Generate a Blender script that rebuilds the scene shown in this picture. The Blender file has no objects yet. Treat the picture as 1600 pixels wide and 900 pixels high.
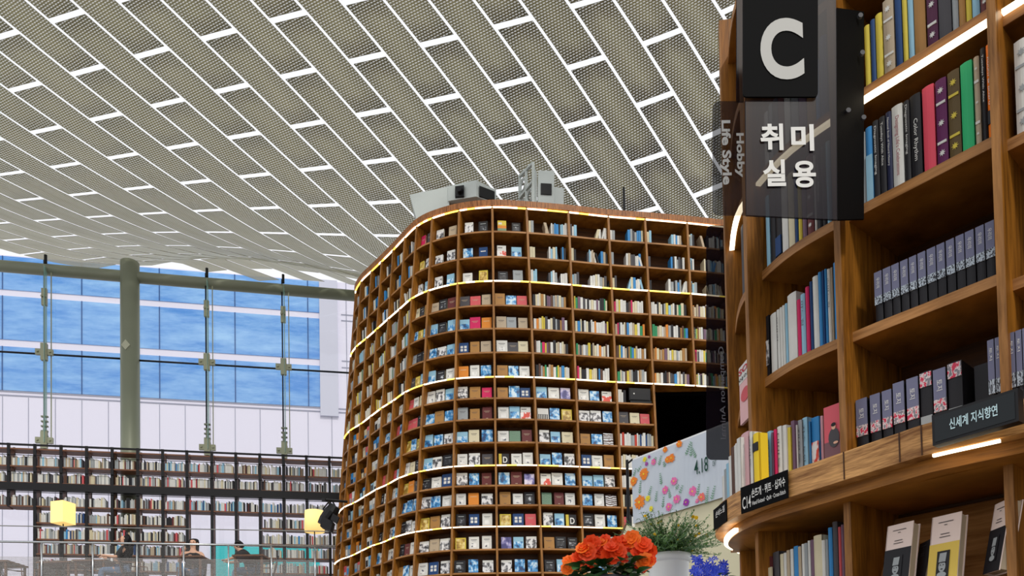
import bpy, bmesh, math, random
from mathutils import Vector, Matrix
import numpy as np

C = bpy.context.scene.collection
SC = bpy.context.scene
PI = math.pi

# ------------------------------------------------------------------ camera (eye is the origin, z up, y into the hall)
FL, CX, CY, TH, RO = 1200., 800., 1084., .03, .018
_F = np.array([0, math.cos(TH), math.sin(TH)]); _U = np.array([0, -math.sin(TH), math.cos(TH)]); _X = np.array([1., 0, 0])
_R = math.cos(RO)*_X - math.sin(RO)*_U; _V = math.cos(RO)*_U + math.sin(RO)*_X
cam = bpy.data.objects.new('camera', bpy.data.cameras.new('camera')); C.objects.link(cam)
cam.matrix_world = Matrix(((_R[0], _V[0], -_F[0], 0), (_R[1], _V[1], -_F[1], 0), (_R[2], _V[2], -_F[2], 0), (0, 0, 0, 1)))
cam.data.sensor_width = 36; cam.data.lens = FL/1600*36
cam.data.shift_y = (CY-450)/1600
cam.data.clip_start = .05; cam.data.clip_end = 300
SC.camera = cam
# ------------------------------------------------------------------ world, sun, exposure
SC.view_settings.view_transform = 'Standard'; SC.view_settings.look = 'None'
SC.view_settings.exposure = 0.12; SC.view_settings.gamma = 1; SC.view_settings.use_curve_mapping = False
W = bpy.data.worlds.new('sky'); SC.world = W; W.use_nodes = True
_b = W.node_tree.nodes['Background']; _b.inputs[0].default_value = (.96, .97, 1.0, 1); _b.inputs[1].default_value = .95
_sun = bpy.data.objects.new('sun', bpy.data.lights.new('sun', 'SUN')); C.objects.link(_sun)
_sun.data.energy = 1.2; _sun.data.angle = math.radians(6); _sun.data.color = (1, .95, .86)
_sun.rotation_euler = (math.radians(48), 0, math.radians(22))

# ------------------------------------------------------------------ helpers
def ray(px, py): return _F + (px-CX)/FL*_R + (CY-py)/FL*_V
def at(px, py, Y): r = ray(px, py); return Vector(r*Y/r[1])
def onz(px, py, H): r = ray(px, py); return Vector(r*H/r[2])
def onpl(px, py, A, B):
    r = ray(px, py); d = (B[0]-A[0], B[1]-A[1]); n = (-d[1], d[0])
    t = (n[0]*A[0]+n[1]*A[1])/(n[0]*r[0]+n[1]*r[1]); return Vector(r*t)
def pxof(p):
    p = np.array(p); return CX + FL*(p@_R)/(p@_F)

class MB:
    def __init__(s): s.v = []; s.f = []; s.m = []; s.mi = 0
    def face(s, pts):
        n = len(s.v); s.v += [tuple(p) for p in pts]; s.f.append(list(range(n, n+len(pts)))); s.m.append(s.mi)
    def hexa(s, P):   # P: 8 points, bottom 0-3 ccw, top 4-7
        n = len(s.v); s.v += [tuple(p) for p in P]
        for q in ((3,2,1,0),(4,5,6,7),(0,1,5,4),(1,2,6,5),(2,3,7,6),(3,0,4,7)): s.f.append([n+i for i in q]); s.m.append(s.mi)
    def box(s, x0, x1, y0, y1, z0, z1): s.hexa([(x0,y0,z0),(x1,y0,z0),(x1,y1,z0),(x0,y1,z0),(x0,y0,z1),(x1,y0,z1),(x1,y1,z1),(x0,y1,z1)])
    def obox(s, o, ax, ay, az, lx, ly, lz):   # origin corner + axes
        o = Vector(o); a = Vector(ax)*lx; b = Vector(ay)*ly; c = Vector(az)*lz
        s.hexa([o, o+a, o+a+b, o+b, o+c, o+a+c, o+a+b+c, o+b+c])
    def prism(s, poly, z0, z1):
        n = len(s.v); k = len(poly); s.v += [(p[0], p[1], z0) for p in poly] + [(p[0], p[1], z1) for p in poly]
        s.f.append([n+i for i in range(k)][::-1]); s.f.append([n+k+i for i in range(k)]); s.m += [s.mi]*2
        for i in range(k): j = (i+1) % k; s.f.append([n+i, n+j, n+k+j, n+k+i]); s.m.append(s.mi)
    def strip(s, A, B, z0, z1):   # band between plan curves A (front) and B (back)
        for i in range(len(A)-1):
            s.hexa([(*A[i][:2], z0), (*A[i+1][:2], z0), (*B[i+1][:2], z0), (*B[i][:2], z0), (*A[i][:2], z1), (*A[i+1][:2], z1), (*B[i+1][:2], z1), (*B[i][:2], z1)])
    def tube(s, pts, r, n=8, cap=True):
        pts = [Vector(p) for p in pts]; rs = r if isinstance(r, (list, tuple)) else [r]*len(pts); base = len(s.v)
        up = None
        for i, p in enumerate(pts):
            d = (pts[min(i+1, len(pts)-1)]-pts[max(i-1, 0)]).normalized()
            if up is None: up = d.orthogonal().normalized()
            a = (up - d*up.dot(d)).normalized(); up = a; b = d.cross(a)
            for k in range(n): t = 2*PI*k/n; s.v.append(tuple(p + (a*math.cos(t)+b*math.sin(t))*rs[i]))
        for i in range(len(pts)-1):
            for k in range(n):
                j = (k+1) % n; s.f.append([base+i*n+k, base+i*n+j, base+(i+1)*n+j, base+(i+1)*n+k]); s.m.append(s.mi)
        if cap:
            s.f.append([base+k for k in range(n)][::-1]); s.f.append([base+(len(pts)-1)*n+k for k in range(n)]); s.m += [s.mi]*2
    def lathe(s, c, prof, n=24):
        base = len(s.v)
        for r, z in prof:
            for k in range(n): t = 2*PI*k/n; s.v.append((c[0]+r*math.cos(t), c[1]+r*math.sin(t), c[2]+z))
        for i in range(len(prof)-1):
            for k in range(n):
                j = (k+1) % n; s.f.append([base+i*n+k, base+i*n+j, base+(i+1)*n+j, base+(i+1)*n+k]); s.m.append(s.mi)
    def build(s, name, mats, parent=None, smooth=False):
        me = bpy.data.meshes.new(name)
        off = Vector(parent.matrix_world.translation) if parent else Vector()
        if parent:
            off = Vector(parent.location); q = parent.parent
            while q: off += Vector(q.location); q = q.parent
        me.from_pydata([tuple(Vector(v)-off) for v in s.v], [], s.f)
        if not isinstance(mats, (list, tuple)): mats = [mats]
        for m in mats: me.materials.append(m)
        for p, i in zip(me.polygons, s.m): p.material_index = i; p.use_smooth = smooth
        bm = bmesh.new(); bm.from_mesh(me); bmesh.ops.recalc_face_normals(bm, faces=bm.faces); bm.to_mesh(me); bm.free()
        o = bpy.data.objects.new(name, me); C.objects.link(o)
        if parent: o.parent = parent
        return o
def tag(o, label=None, cat=None, group=None, kind=None):
    if label: o['label'] = label
    if cat: o['category'] = cat
    if group: o['group'] = group
    if kind: o['kind'] = kind
    return o
def thing(name, loc, label, cat, group=None):
    o = bpy.data.objects.new(name, None); C.objects.link(o); o.location = loc; o.empty_display_size = .1
    return tag(o, label, cat, group)
_tc = {}
def text_geo(body, bold=0.0):
    """triangulated text mesh data normalised to its bounding box; returns verts (x,y), faces, aspect"""
    k = (body, bold)
    if k in _tc: return _tc[k]
    cu = bpy.data.curves.new('lettering', 'FONT'); cu.body = body; cu.size = 1; cu.offset = bold; cu.resolution_u = 3 if len(body) > 1 else 8
    o = bpy.data.objects.new('lettering', cu); C.objects.link(o)
    bpy.context.view_layer.update()
    me = bpy.data.meshes.new_from_object(o.evaluated_get(bpy.context.evaluated_depsgraph_get()))
    vs = [(v.co.x, v.co.y) for v in me.vertices]; fs = [list(p.vertices) for p in me.polygons]
    bpy.data.objects.remove(o); bpy.data.curves.remove(cu); bpy.data.meshes.remove(me)
    x0 = min(v[0] for v in vs); x1 = max(v[0] for v in vs); y0 = min(v[1] for v in vs); y1 = max(v[1] for v in vs)
    r = ([(v[0]-x0, v[1]-y0) for v in vs], fs, x1-x0, y1-y0); _tc[k] = r; return r
def put_text(mb, body, o, ax, ay, w=None, h=None, bold=0.0, center=False, mirror=False):
    """write body with its lower-left corner at o, along ax, letters up along ay; w / h give the block size"""
    vs, fs, tw, thh = text_geo(body, bold)
    if w is None: sx = sy = h/thh
    elif h is None: sx = sy = w/tw
    else: sx = w/tw; sy = h/thh
    o = Vector(o); ax = Vector(ax).normalized(); ay = Vector(ay).normalized()
    if center: o = o - ax*(tw*sx/2) - ay*(thh*sy/2)
    n = len(mb.v)
    mb.v += [tuple(o + ax*((tw-v[0] if mirror else v[0])*sx) + ay*(v[1]*sy)) for v in vs]
    for f in fs: mb.f.append([n+i for i in f]); mb.m.append(mb.mi)
def lin(c):
    return tuple(((x/255)/12.92 if x/255 <= .04045 else ((x/255+.055)/1.055)**2.4) for x in c) + (1,)
def mat(name, col, rough=.6, metal=0, emit=None, es=1, spec=.3, bump=None, var=None):
    m = bpy.data.materials.new(name); m.use_nodes = True; nt = m.node_tree; b = nt.nodes['Principled BSDF']
    c = lin(col); b.inputs['Base Color'].default_value = c
    b.inputs['Roughness'].default_value = rough; b.inputs['Metallic'].default_value = metal
    b.inputs['Specular IOR Level'].default_value = spec
    if emit: b.inputs['Emission Color'].default_value = lin(emit); b.inputs['Emission Strength'].default_value = es
    if var:
        tcn = nt.nodes.new('ShaderNodeTexCoord'); n = nt.nodes.new('ShaderNodeTexNoise'); n.inputs['Scale'].default_value = var[0]
        r = nt.nodes.new('ShaderNodeMix'); r.data_type = 'RGBA'
        r.inputs[6].default_value = c; r.inputs[7].default_value = lin(var[1])
        nt.links.new(tcn.outputs['Object'], n.inputs['Vector']); nt.links.new(n.outputs['Fac'], r.inputs[0]); nt.links.new(r.outputs[2], b.inputs['Base Color'])
    return m
def wood(name, dark, light, axis, scale=9, rough=.45):
    m = bpy.data.materials.new(name); m.use_nodes = True; nt = m.node_tree; b = nt.nodes['Principled BSDF']; N = nt.nodes.new; Lk = nt.links.new
    tcn = N('ShaderNodeTexCoord'); mp = N('ShaderNodeMapping'); s = [scale]*3
    for a in axis: s[a] = scale*.07
    mp.inputs['Scale'].default_value = s
    n = N('ShaderNodeTexNoise'); n.inputs['Scale'].default_value = 3; n.inputs['Detail'].default_value = 6; n.inputs['Roughness'].default_value = .65
    n.inputs['Distortion'].default_value = .6
    n2 = N('ShaderNodeTexNoise'); n2.inputs['Scale'].default_value = 18; n2.inputs['Detail'].default_value = 2
    r = N('ShaderNodeValToRGB'); r.color_ramp.elements[0].position = .32; r.color_ramp.elements[1].position = .68
    r.color_ramp.elements[0].color = lin(dark); r.color_ramp.elements[1].color = lin(light)
    ad = N('ShaderNodeMath'); ad.operation = 'MULTIPLY_ADD'; ad.inputs[1].default_value = .35; 
    su = N('ShaderNodeMath'); su.operation = 'SUBTRACT'; su.inputs[1].default_value = .17
    Lk(tcn.outputs['Object'], mp.inputs['Vector']); Lk(mp.outputs[0], n.inputs['Vector']); Lk(mp.outputs[0], n2.inputs['Vector'])
    Lk(n2.outputs['Fac'], ad.inputs[0]); Lk(n.outputs['Fac'], ad.inputs[2]); Lk(ad.outputs[0], su.inputs[0]); Lk(su.outputs[0], r.inputs['Fac'])
    Lk(r.outputs['Color'], b.inputs['Base Color']); b.inputs['Roughness'].default_value = rough; b.inputs['Specular IOR Level'].default_value = .25
    bp = N('ShaderNodeBump'); bp.inputs['Strength'].default_value = .12; Lk(n.outputs['Fac'], bp.inputs['Height']); Lk(bp.outputs[0], b.inputs['Normal'])
    return m
def photo(name, stops, scale=6, kind='noise'):
    """printed cover picture: noise pattern through a colour ramp, different on every book"""
    m = bpy.data.materials.new(name); m.use_nodes = True; nt = m.node_tree; b = nt.nodes['Principled BSDF']; N = nt.nodes.new; Lk = nt.links.new
    tcn = N('ShaderNodeTexCoord'); oi = N('ShaderNodeObjectInfo'); mul = N('ShaderNodeMath'); mul.operation = 'MULTIPLY'; mul.inputs[1].default_value = 50
    add = N('ShaderNodeVectorMath'); add.operation = 'ADD'; Lk(oi.outputs['Random'], mul.inputs[0]); Lk(tcn.outputs['Generated'], add.inputs[0]); Lk(mul.outputs[0], add.inputs[1])
    if kind == 'wave': n = N('ShaderNodeTexWave'); n.inputs['Distortion'].default_value = 7; n.inputs['Scale'].default_value = scale*.4; n.bands_direction = 'Z'
    else: n = N('ShaderNodeTexNoise'); n.inputs['Detail'].default_value = 3; n.inputs['Scale'].default_value = scale
    Lk(add.outputs[0], n.inputs['Vector'])
    r = N('ShaderNodeValToRGB'); r.color_ramp.interpolation = 'LINEAR'
    el = r.color_ramp.elements
    for i, (p, c) in enumerate(stops):
        e = el[i] if i < 2 else el.new(p)
        e.position = p; e.color = lin(c)
    Lk(n.outputs[0], r.inputs['Fac']); Lk(r.outputs[0], b.inputs['Base Color']); b.inputs['Roughness'].default_value = .5
    return m
def glass(name, col, alpha, rough=.1, gl=.12):
    m = bpy.data.materials.new(name); m.use_nodes = True; nt = m.node_tree; nt.nodes.clear(); N = nt.nodes.new; Lk = nt.links.new
    t = N('ShaderNodeBsdfTransparent'); d = N('ShaderNodeBsdfDiffuse'); g = N('ShaderNodeBsdfGlossy'); g.inputs['Roughness'].default_value = rough
    d.inputs['Color'].default_value = lin(col); m1 = N('ShaderNodeMixShader'); m1.inputs[0].default_value = gl; m2 = N('ShaderNodeMixShader'); m2.inputs[0].default_value = alpha
    o = N('ShaderNodeOutputMaterial'); Lk(d.outputs[0], m1.inputs[1]); Lk(g.outputs[0], m1.inputs[2]); Lk(t.outputs[0], m2.inputs[1]); Lk(m1.outputs[0], m2.inputs[2]); Lk(m2.outputs[0], o.inputs[0])
    return m

M = {}
M['wood_v'] = wood('vertical grain oak', (88, 52, 11), (166, 108, 36), (2,))
M['wood_h'] = wood('horizontal grain oak', (96, 58, 15), (176, 118, 48), (0, 1))
M['wood_back'] = wood('dark oak backing', (52, 29, 8), (86, 50, 17), (0, 1))
M['desk'] = wood('light oak ledge', (122, 78, 36), (222, 168, 104), (0, 1), 18)
M['crown'] = wood('striped crown oak', (92, 50, 22), (184, 122, 70), (2,), 22)
M['edge'] = wood('oak edge toned as lit', (124, 80, 36), (184, 132, 78), (0, 1))  # paler oak tone imitates light catching the shelf fronts
M['edge_v'] = wood('upright oak edge toned as lit', (112, 72, 28), (174, 122, 66), (2,))  # divider fronts likewise: the lit look is put into the colour
M['led'] = mat('warm light strip', (255, 244, 214), emit=(255, 238, 205), es=3.2)
M['led_y'] = mat('yellow light strip', (255, 230, 120), emit=(255, 222, 90), es=2.2)
M['white'] = mat('white paint', (236, 238, 240), .5)
M['facade'] = mat('outside white cladding', (222, 220, 236), .6)
M['joint'] = mat('cladding joint', (150, 152, 170), .7)
M['steel'] = mat('sage grey painted steel', (118, 124, 106), .45, .1, var=(.8, (138, 142, 124)))
M['clamp'] = mat('grey steel clamp', (150, 152, 128), .4, .4)
M['rod'] = mat('dark steel rod', (38, 42, 48), .4, .5)
M['stain'] = mat('stainless steel', (190, 194, 196), .25, .8)
M['black'] = mat('black painted steel', (18, 17, 20), .5)
M['blackp'] = mat('black plastic', (14, 14, 16), .35)
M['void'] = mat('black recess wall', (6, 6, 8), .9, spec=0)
M['brownshelf'] = mat('brown shelf board', (132, 88, 62), .5, var=(8, (102, 66, 46)))
M['ac'] = mat('pale grey enamel', (196, 204, 200), .45)
M['shade'] = mat('cream lamp shade', (255, 226, 150), .8, emit=(255, 214, 130), es=.75)
M['letter'] = mat('white lettering', (226, 226, 222), .6)
M['sign_glass'] = glass('smoked acrylic', (24, 19, 30), .72, .3, .01)
M['sign_black'] = mat('black sign face', (9, 9, 10), .7, spec=.08)
M['cream'] = mat('cream fabric', (228, 222, 190), .8, var=(3, (214, 208, 176)))
M['banner'] = mat('white banner cloth', (214, 222, 230), .8, var=(2.2, (190, 200, 214)))
M['green_txt'] = mat('dark green print', (20, 70, 56), .7)
M['teal'] = mat('teal panel', (40, 186, 190), .6)
M['tabletop'] = mat('brown table wood', (120, 82, 58), .5, var=(6, (92, 62, 44)))
M['skin'] = mat('skin', (226, 178, 150), .55)
M['hair'] = mat('black hair', (16, 13, 14), .5)
M['blouse'] = mat('black cloth', (20, 20, 24), .8)
M['jeans'] = mat('blue denim', (84, 112, 148), .8, var=(30, (110, 140, 172)))
M['floor'] = mat('grey brown floor', (128, 118, 104), .35, var=(.5, (112, 102, 90)))
_pal = {'w': (226, 226, 220), 'g': (160, 166, 168), 'k': (26, 25, 30), 'l': (150, 198, 222), 'r': (196, 60, 40), 'p': (216, 30, 96),
 's': (214, 90, 96), 'o': (228, 140, 44), 'y': (222, 200, 70), 't': (176, 128, 66), 'c': (222, 212, 178), 'm': (104, 42, 42), 'n': (24, 66, 120),
 'd': (74, 72, 76), 'e': (188, 170, 144), 'b': (54, 140, 205), 'v': (120, 150, 120), 'q': (138, 132, 180), 'G': (40, 150, 96), 'u': (92, 60, 44), 'h': (120, 90, 112)}
BK = {k: mat('book cloth ' + k, v, .55, var=(14, tuple(int(x*.9) for x in v))) for k, v in _pal.items()}
PH = {'B': photo('grey photo print', [(.35, (20, 20, 24)), (.47, (120, 120, 124)), (.55, (226, 226, 226))], 3.2),
 'b': photo('blue photo print', [(.36, (14, 60, 110)), (.48, (52, 146, 208)), (.6, (205, 228, 240))], 2.4),
 'l': photo('pale blue photo print', [(.4, (110, 180, 215)), (.5, (170, 212, 232)), (.62, (228, 238, 244))], 2),
 'k': photo('dark photo print', [(.45, (16, 16, 20)), (.58, (60, 62, 70)), (.68, (190, 196, 200))], 3),
 'q': photo('violet night print', [(.4, (60, 58, 120)), (.5, (128, 124, 182)), (.62, (222, 214, 232))], 1.6),
 'v': photo('green leaf print', [(.44, (70, 110, 80)), (.5, (226, 230, 222)), (.56, (90, 130, 100))], 7, 'wave'),
 'r': photo('red white print', [(.45, (214, 60, 34)), (.52, (240, 232, 226)), (.6, (230, 230, 228))], 2),
 'y': photo('gold print', [(.42, (150, 116, 40)), (.52, (208, 176, 84)), (.62, (226, 208, 140))], 2.5),
 'O': photo('amber print', [(.4, (60, 44, 38)), (.5, (196, 118, 62)), (.6, (210, 216, 220))], 4, 'wave'),
 'w': photo('sketch print', [(.36, (60, 66, 84)), (.44, (222, 222, 218)), (.6, (236, 236, 232))], 3)}
PHS = {}
for _m in list(PH.values()):                                         # the same prints scaled in metres for the merged far books
    _c = _m.copy(); _n = _c.node_tree; _t = [x for x in _n.nodes if x.type == 'TEX_COORD'][0]; _v = [x for x in _n.nodes if x.type == 'VECT_MATH'][0]
    _s = _n.nodes.new('ShaderNodeVectorMath'); _s.operation = 'SCALE'; _s.inputs[3].default_value = 5.5
    _n.links.new(_t.outputs['Object'], _s.inputs[0]); _n.links.new(_s.outputs[0], _v.inputs[0]); PHS[_m.name] = _c
rnd = random.Random(5)

# ------------------------------------------------------------------ ground and floors
mb = MB(); mb.box(-40, 40, -40, 19.4, -1.4, -1.3); tag(mb.build('floor', M['floor']), kind='structure')
mb = MB(); mb.box(-14, -3.6, 14.7, 19.5, 2.3, 2.6); tag(mb.build('floor_mezzanine', M['floor']), kind='structure')
mb = MB(); mb.box(-60, 40, 19.5, 60, -1.6, -1.5); tag(mb.build('floor_outside', mat('pale paving', (200, 200, 200), .8)), kind='structure')

# ------------------------------------------------------------------ ceiling: running-bond perforated panels with open seams
_p = [-7.17308, 11.92705, 0.60463, 1.52329, -0.1952, 2.47678, 10.06819, -0.27271, -0.7772, 0.01458, -0.73353, 0.09432, 0.05428, -0.00909, -0.12887, 0.04055, 0.05168, 0.18225, -0.00448, 0.04464, 0.01442]
def ceil_pt(u, v, lift=0):
    ua = max(-16, min(16, u)); va = max(-1.2, min(5, v)); a = ua/8; b = (va-2)/1.5
    f = (1, a, b, a*a, a*b, b*b, a**3, a*a*b, a*b*b, b**3, a**4, a**3*b, a*a*b*b, a*b**3, b**4)
    z = sum(x*y for x, y in zip(f, _p[6:]))
    x = _p[0] + u*math.cos(_p[4])*_p[2] + v*math.sin(_p[4]+_p[5])*_p[3]
    y = _p[1] + u*math.sin(_p[4])*_p[2] - v*math.cos(_p[4]+_p[5])*_p[3]
    return Vector((x*1.07, y*1.07, max(z, 7.9)*1.07 + lift))
def ceiling_mat():
    m = bpy.data.materials.new('perforated ceiling metal'); m.use_nodes = True; nt = m.node_tree; N = nt.nodes.new; Lk = nt.links.new
    b = nt.nodes['Principled BSDF']; out = nt.nodes['Material Output']
    b.inputs['Roughness'].default_value = .55; b.inputs['Specular IOR Level'].default_value = .3
    uv = N('ShaderNodeUVMap'); mp = N('ShaderNodeMapping'); mp.inputs['Rotation'].default_value = (0, 0, .12)
    Lk(uv.outputs[0], mp.inputs[0])
    def mth(op, a, b=None, c=None):
        n = N('ShaderNodeMath'); n.operation = op
        for q, v in enumerate((a, b, c)):
            if v is None: continue
            if isinstance(v, (int, float)): n.inputs[q].default_value = v
            else: Lk(v, n.inputs[q])
        return n.outputs[0]
    sx = N('ShaderNodeSeparateXYZ'); Lk(mp.outputs[0], sx.inputs[0])
    vv = mth('MULTIPLY', sx.outputs[1], 27.0); row = mth('FLOOR', vv); fb = mth('SUBTRACT', mth('SUBTRACT', vv, row), .5)
    fa = mth('SUBTRACT', mth('FRACT', mth('MULTIPLY_ADD', sx.outputs[0], 11.5, mth('MULTIPLY', row, .5))), .5)
    rr = mth('ADD', mth('POWER', mth('ABSOLUTE', mth('DIVIDE', fa, .40)), 2), mth('POWER', mth('ABSOLUTE', mth('DIVIDE', fb, .24)), 2))
    hole = mth('LESS_THAN', rr, 1.0)
    ns = N('ShaderNodeTexNoise'); ns.inputs['Scale'].default_value = .7; ns.inputs['Detail'].default_value = 3; Lk(uv.outputs[0], ns.inputs['Vector'])
    r = N('ShaderNodeMix'); r.data_type = 'RGBA'; r.inputs[6].default_value = lin((156, 153, 114)); r.inputs[7].default_value = lin((206, 203, 166))
    Lk(ns.outputs['Fac'], r.inputs[0]); Lk(r.outputs[2], b.inputs['Base Color'])
    tr = N('ShaderNodeBsdfTransparent'); mx = N('ShaderNodeMixShader'); mu = N('ShaderNodeMath'); mu.operation = 'MULTIPLY'; mu.inputs[1].default_value = .42
    Lk(hole, mu.inputs[0]); Lk(mu.outputs[0], mx.inputs[0]); Lk(b.outputs[0], mx.inputs[1]); Lk(tr.outputs[0], mx.inputs[2]); Lk(mx.outputs[0], out.inputs[0])
    return m
M['ceil'] = ceiling_mat()
GA_ = (-10.951, 17.0); SN = (.1802, -.9836)      # window wall line and its inward normal
def build_ceiling():
    vs = []; fs = []; uvs = []; mi = []
    GU, GV = .043, .028
    for u in range(-19, 18):
        v = -1.5 if u % 2 else -1.0
        while v < 5.2:
            nu, nv = 2, 5
            cc = ceil_pt(u+.5, v+.5); tt = (cc.x-GA_[0])*SN[0]+(cc.y-GA_[1])*SN[1]; low = 99
            for cu_, cv_ in ((u, v), (u+1, v), (u, v+1), (u+1, v+1)):
                q = ceil_pt(cu_, cv_); yw = (GA_[1]-GA_[0]*.183)/(1-.183*q.x/q.y); low = min(low, q.z/q.y*yw)
            if tt < -.3 and low < 10.34: v += 1; continue
            base = len(vs); P = []
            for lift in (0, .01):
                for j in range(nv+1):
                    for i in range(nu+1):
                        uu = u + GU + (1-2*GU)*i/nu; vv = v + GV + (1-2*GV)*j/nv
                        vs.append(tuple(ceil_pt(uu, vv, lift))); P.append((uu*.95, vv*1.62))
            def idx(l, j, i): return l*(nu+1)*(nv+1) + j*(nu+1) + i
            loc = []
            for j in range(nv):
                for i in range(nu):
                    loc.append(([idx(0, j, i), idx(0, j, i+1), idx(0, j+1, i+1), idx(0, j+1, i)], 0))
            for i in range(nu):
                loc.append(([idx(0, 0, i), idx(0, 0, i+1), idx(1, 0, i+1), idx(1, 0, i)], 1)); loc.append(([idx(0, nv, i), idx(0, nv, i+1), idx(1, nv, i+1), idx(1, nv, i)], 1))
            for j in range(nv):
                loc.append(([idx(0, j, 0), idx(0, j+1, 0), idx(1, j+1, 0), idx(1, j, 0)], 1)); loc.append(([idx(0, j, nu), idx(0, j+1, nu), idx(1, j+1, nu), idx(1, j, nu)], 1))
            for q, k in loc: fs.append([base+t for t in q]); mi.append(k); uvs += [P[t] for t in q]
            v += 1
    me = bpy.data.meshes.new('ceiling'); me.from_pydata(vs, [], fs); me.materials.append(M['ceil']); me.materials.append(mat('panel rim', (96, 92, 74), .5))
    for p, k in zip(me.polygons, mi): p.material_index = k; p.use_smooth = (k == 0)
    l = me.uv_layers.new(name='UVMap')
    for i, q in enumerate(uvs): l.data[i].uv = q
    o = bpy.data.objects.new('ceiling', me); C.objects.link(o); tag(o, kind='structure')
build_ceiling()

# ------------------------------------------------------------------ glass window wall, pipe beam, column
SA, SB = (-10.951, 16.4), (-3.8475, 17.7)            # line of the window bookcase front
GA, GB = (SA[0], SA[1]+.6), (SB[0], SB[1]+.6)        # line of the glass wall
sdir = Vector((SB[0]-SA[0], SB[1]-SA[1], 0)).normalized(); snor = Vector((sdir.y, -sdir.x, 0))   # snor points to the camera side
def gw(px, py): return onpl(px, py, GA, GB)
def gline(t, z=0, off=0): return Vector((GA[0], GA[1], z)) + sdir*t - snor*off
mb = MB(); a = gline(-2.5, 10.33); b = gline(9.2, 10.27); mb.tube([a, b], .125, 16)
tag(mb.build('beam', M['steel'], smooth=True), 'long grey round steel pipe beam under the ceiling along the window wall', 'beam')
mb = MB(); c = gw(204, 560); c.z = 0; mb.tube([c+Vector((0, -.02, -1.3)), c+Vector((0, -.02, 10.62))], .205, 24)
col = thing('column', (c.x, c.y, -1.3), 'thick sage grey round steel column standing in front of the window wall', 'column')
mb.build('shaft', M['steel'], col, True)
mb = MB(); q = c + Vector((0, -.225, 9.35 if False else 0)); q.z = gw(204, 546).z
mb.hexa([q+Vector((-.1, -.005, 0)), q+Vector((0, -.012, -.12)), q+Vector((.1, -.005, 0)), q+Vector((0, -.012, .12)), q+Vector((-.1, .05, 0)), q+Vector((0, .05, -.12)), q+Vector((.1, .05, 0)), q+Vector((0, .05, .12))])
mb.build('access_plate', mat('pale steel plate', (172, 174, 152), .4), col)
M['pane'] = glass('clear pane', (225, 235, 245), .05, .02, .9)
ts = [-2.5]
for x in (73, 204, 325, 444): ts.append((gw(x, 560)-Vector((GA[0], GA[1], 0))).dot(sdir))
ts.append(9.2)
for i in range(5):
    mb = MB()
    for z0, z1 in ((2.6, 6.36), (6.38, 8.33), (8.36, 10.2)):
        a = gline(ts[i]+.02, z0, .05); b = gline(ts[i+1]-.02, z0, .05); mb.face([a, b, (b.x, b.y, z1), (a.x, a.y, z1)])
    tag(mb.build('window_%d' % (i+1), M['pane']), kind='structure')
wside = ['leftmost', None, 'middle', 'rightmost']
for i, (x, yc, yb, lab) in enumerate(((73, 469, 690, 'steel and glass window fin left of the round column'), (325, 487, 700, 'steel and glass window fin just right of the round column'), (444, 496, 708, 'steel and glass window fin nearest the curved bookcase'))):
    p = gw(x, 560); t = thing('window_fin', (p.x, p.y, 6.2), lab, 'window fin', 'cable braced window fins')
    P = Vector((p.x, p.y, 0)) + snor*.06
    mb = MB(); mb.tube([P-sdir*.03+Vector((0, 0, 6.1)), P-sdir*.03+Vector((0, 0, 10.5))], .018, 6); mb.build('tension_rod', M['rod'], t, True)
    mb = MB(); mb.obox(P+sdir*.02+Vector((0, 0, 6.3)), sdir, snor, (0, 0, 1), .012, .16, 4.0); mb.build('glass_fin', glass('green edge glass', (150, 190, 180), .55), t)
    mb = MB(); mb.obox(P+sdir*.11+Vector((0, 0, 6.3)), sdir, snor, (0, 0, 1), .02, .02, 4.0); mb.build('edge_rail', M['clamp'], t)
    for (w, h, zz, nm) in ((.11, .38, gw(x, yc).z, 'upper_clamp'), (.36, .13, 8.36, 'cross_clamp'), (.36, .13, 6.36, 'cross_clamp')):
        mb = MB(); o = P+snor*.03
        mb.obox(o-sdir*w/2+Vector((0, 0, zz-h/2)), sdir, snor, (0, 0, 1), w, .07, h)
        if nm == 'cross_clamp': mb.obox(o-sdir*.065+Vector((0, 0, zz-.19)), sdir, snor, (0, 0, 1), .13, .09, .38)
        for s in (-1, 1): mb.tube([o+sdir*s*w*.36+Vector((0, 0, zz))+snor*.06, o+sdir*s*w*.36+Vector((0, 0, zz))+snor*.1], .022, 8)
        mb.build(nm, M['clamp'], t)
    mb = MB()
    mb.tube([P-snor*-.05+Vector((0, 0, 6.1)), P+snor*.05+Vector((0, 0, 6.8))], .035, 8)
    for k in range(5): mb.obox(P-sdir*.07+snor*.02+Vector((0, 0, 6.45+k*.11)), sdir, snor, (0, 0, 1), .14, .06, .03)
    mb.build('turnbuckle', M['steel'], t)
    mb = MB(); mb.tube([P+Vector((0, 0, 10.42)), P+Vector((0, 0, 10.62))], .035, 6); mb.build('hanger', M['blackp'], t)
_tc_ = (c - Vector((GA[0], GA[1], c.z))).dot(sdir)
for t0, t1, lab in ((-2.5, _tc_-.2, 'thin dark horizontal steel rod on the window wall left of the round column'), (_tc_+.2, 9.2, 'thin dark horizontal steel rod on the window wall right of the round column')):
    mb = MB(); mb.tube([gline(t0, 8.345)+snor*.04, gline(t1, 8.36)+snor*.04], .022, 6)
    tag(mb.build('tie_rod', M['rod'], smooth=True), lab, 'rod')

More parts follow.
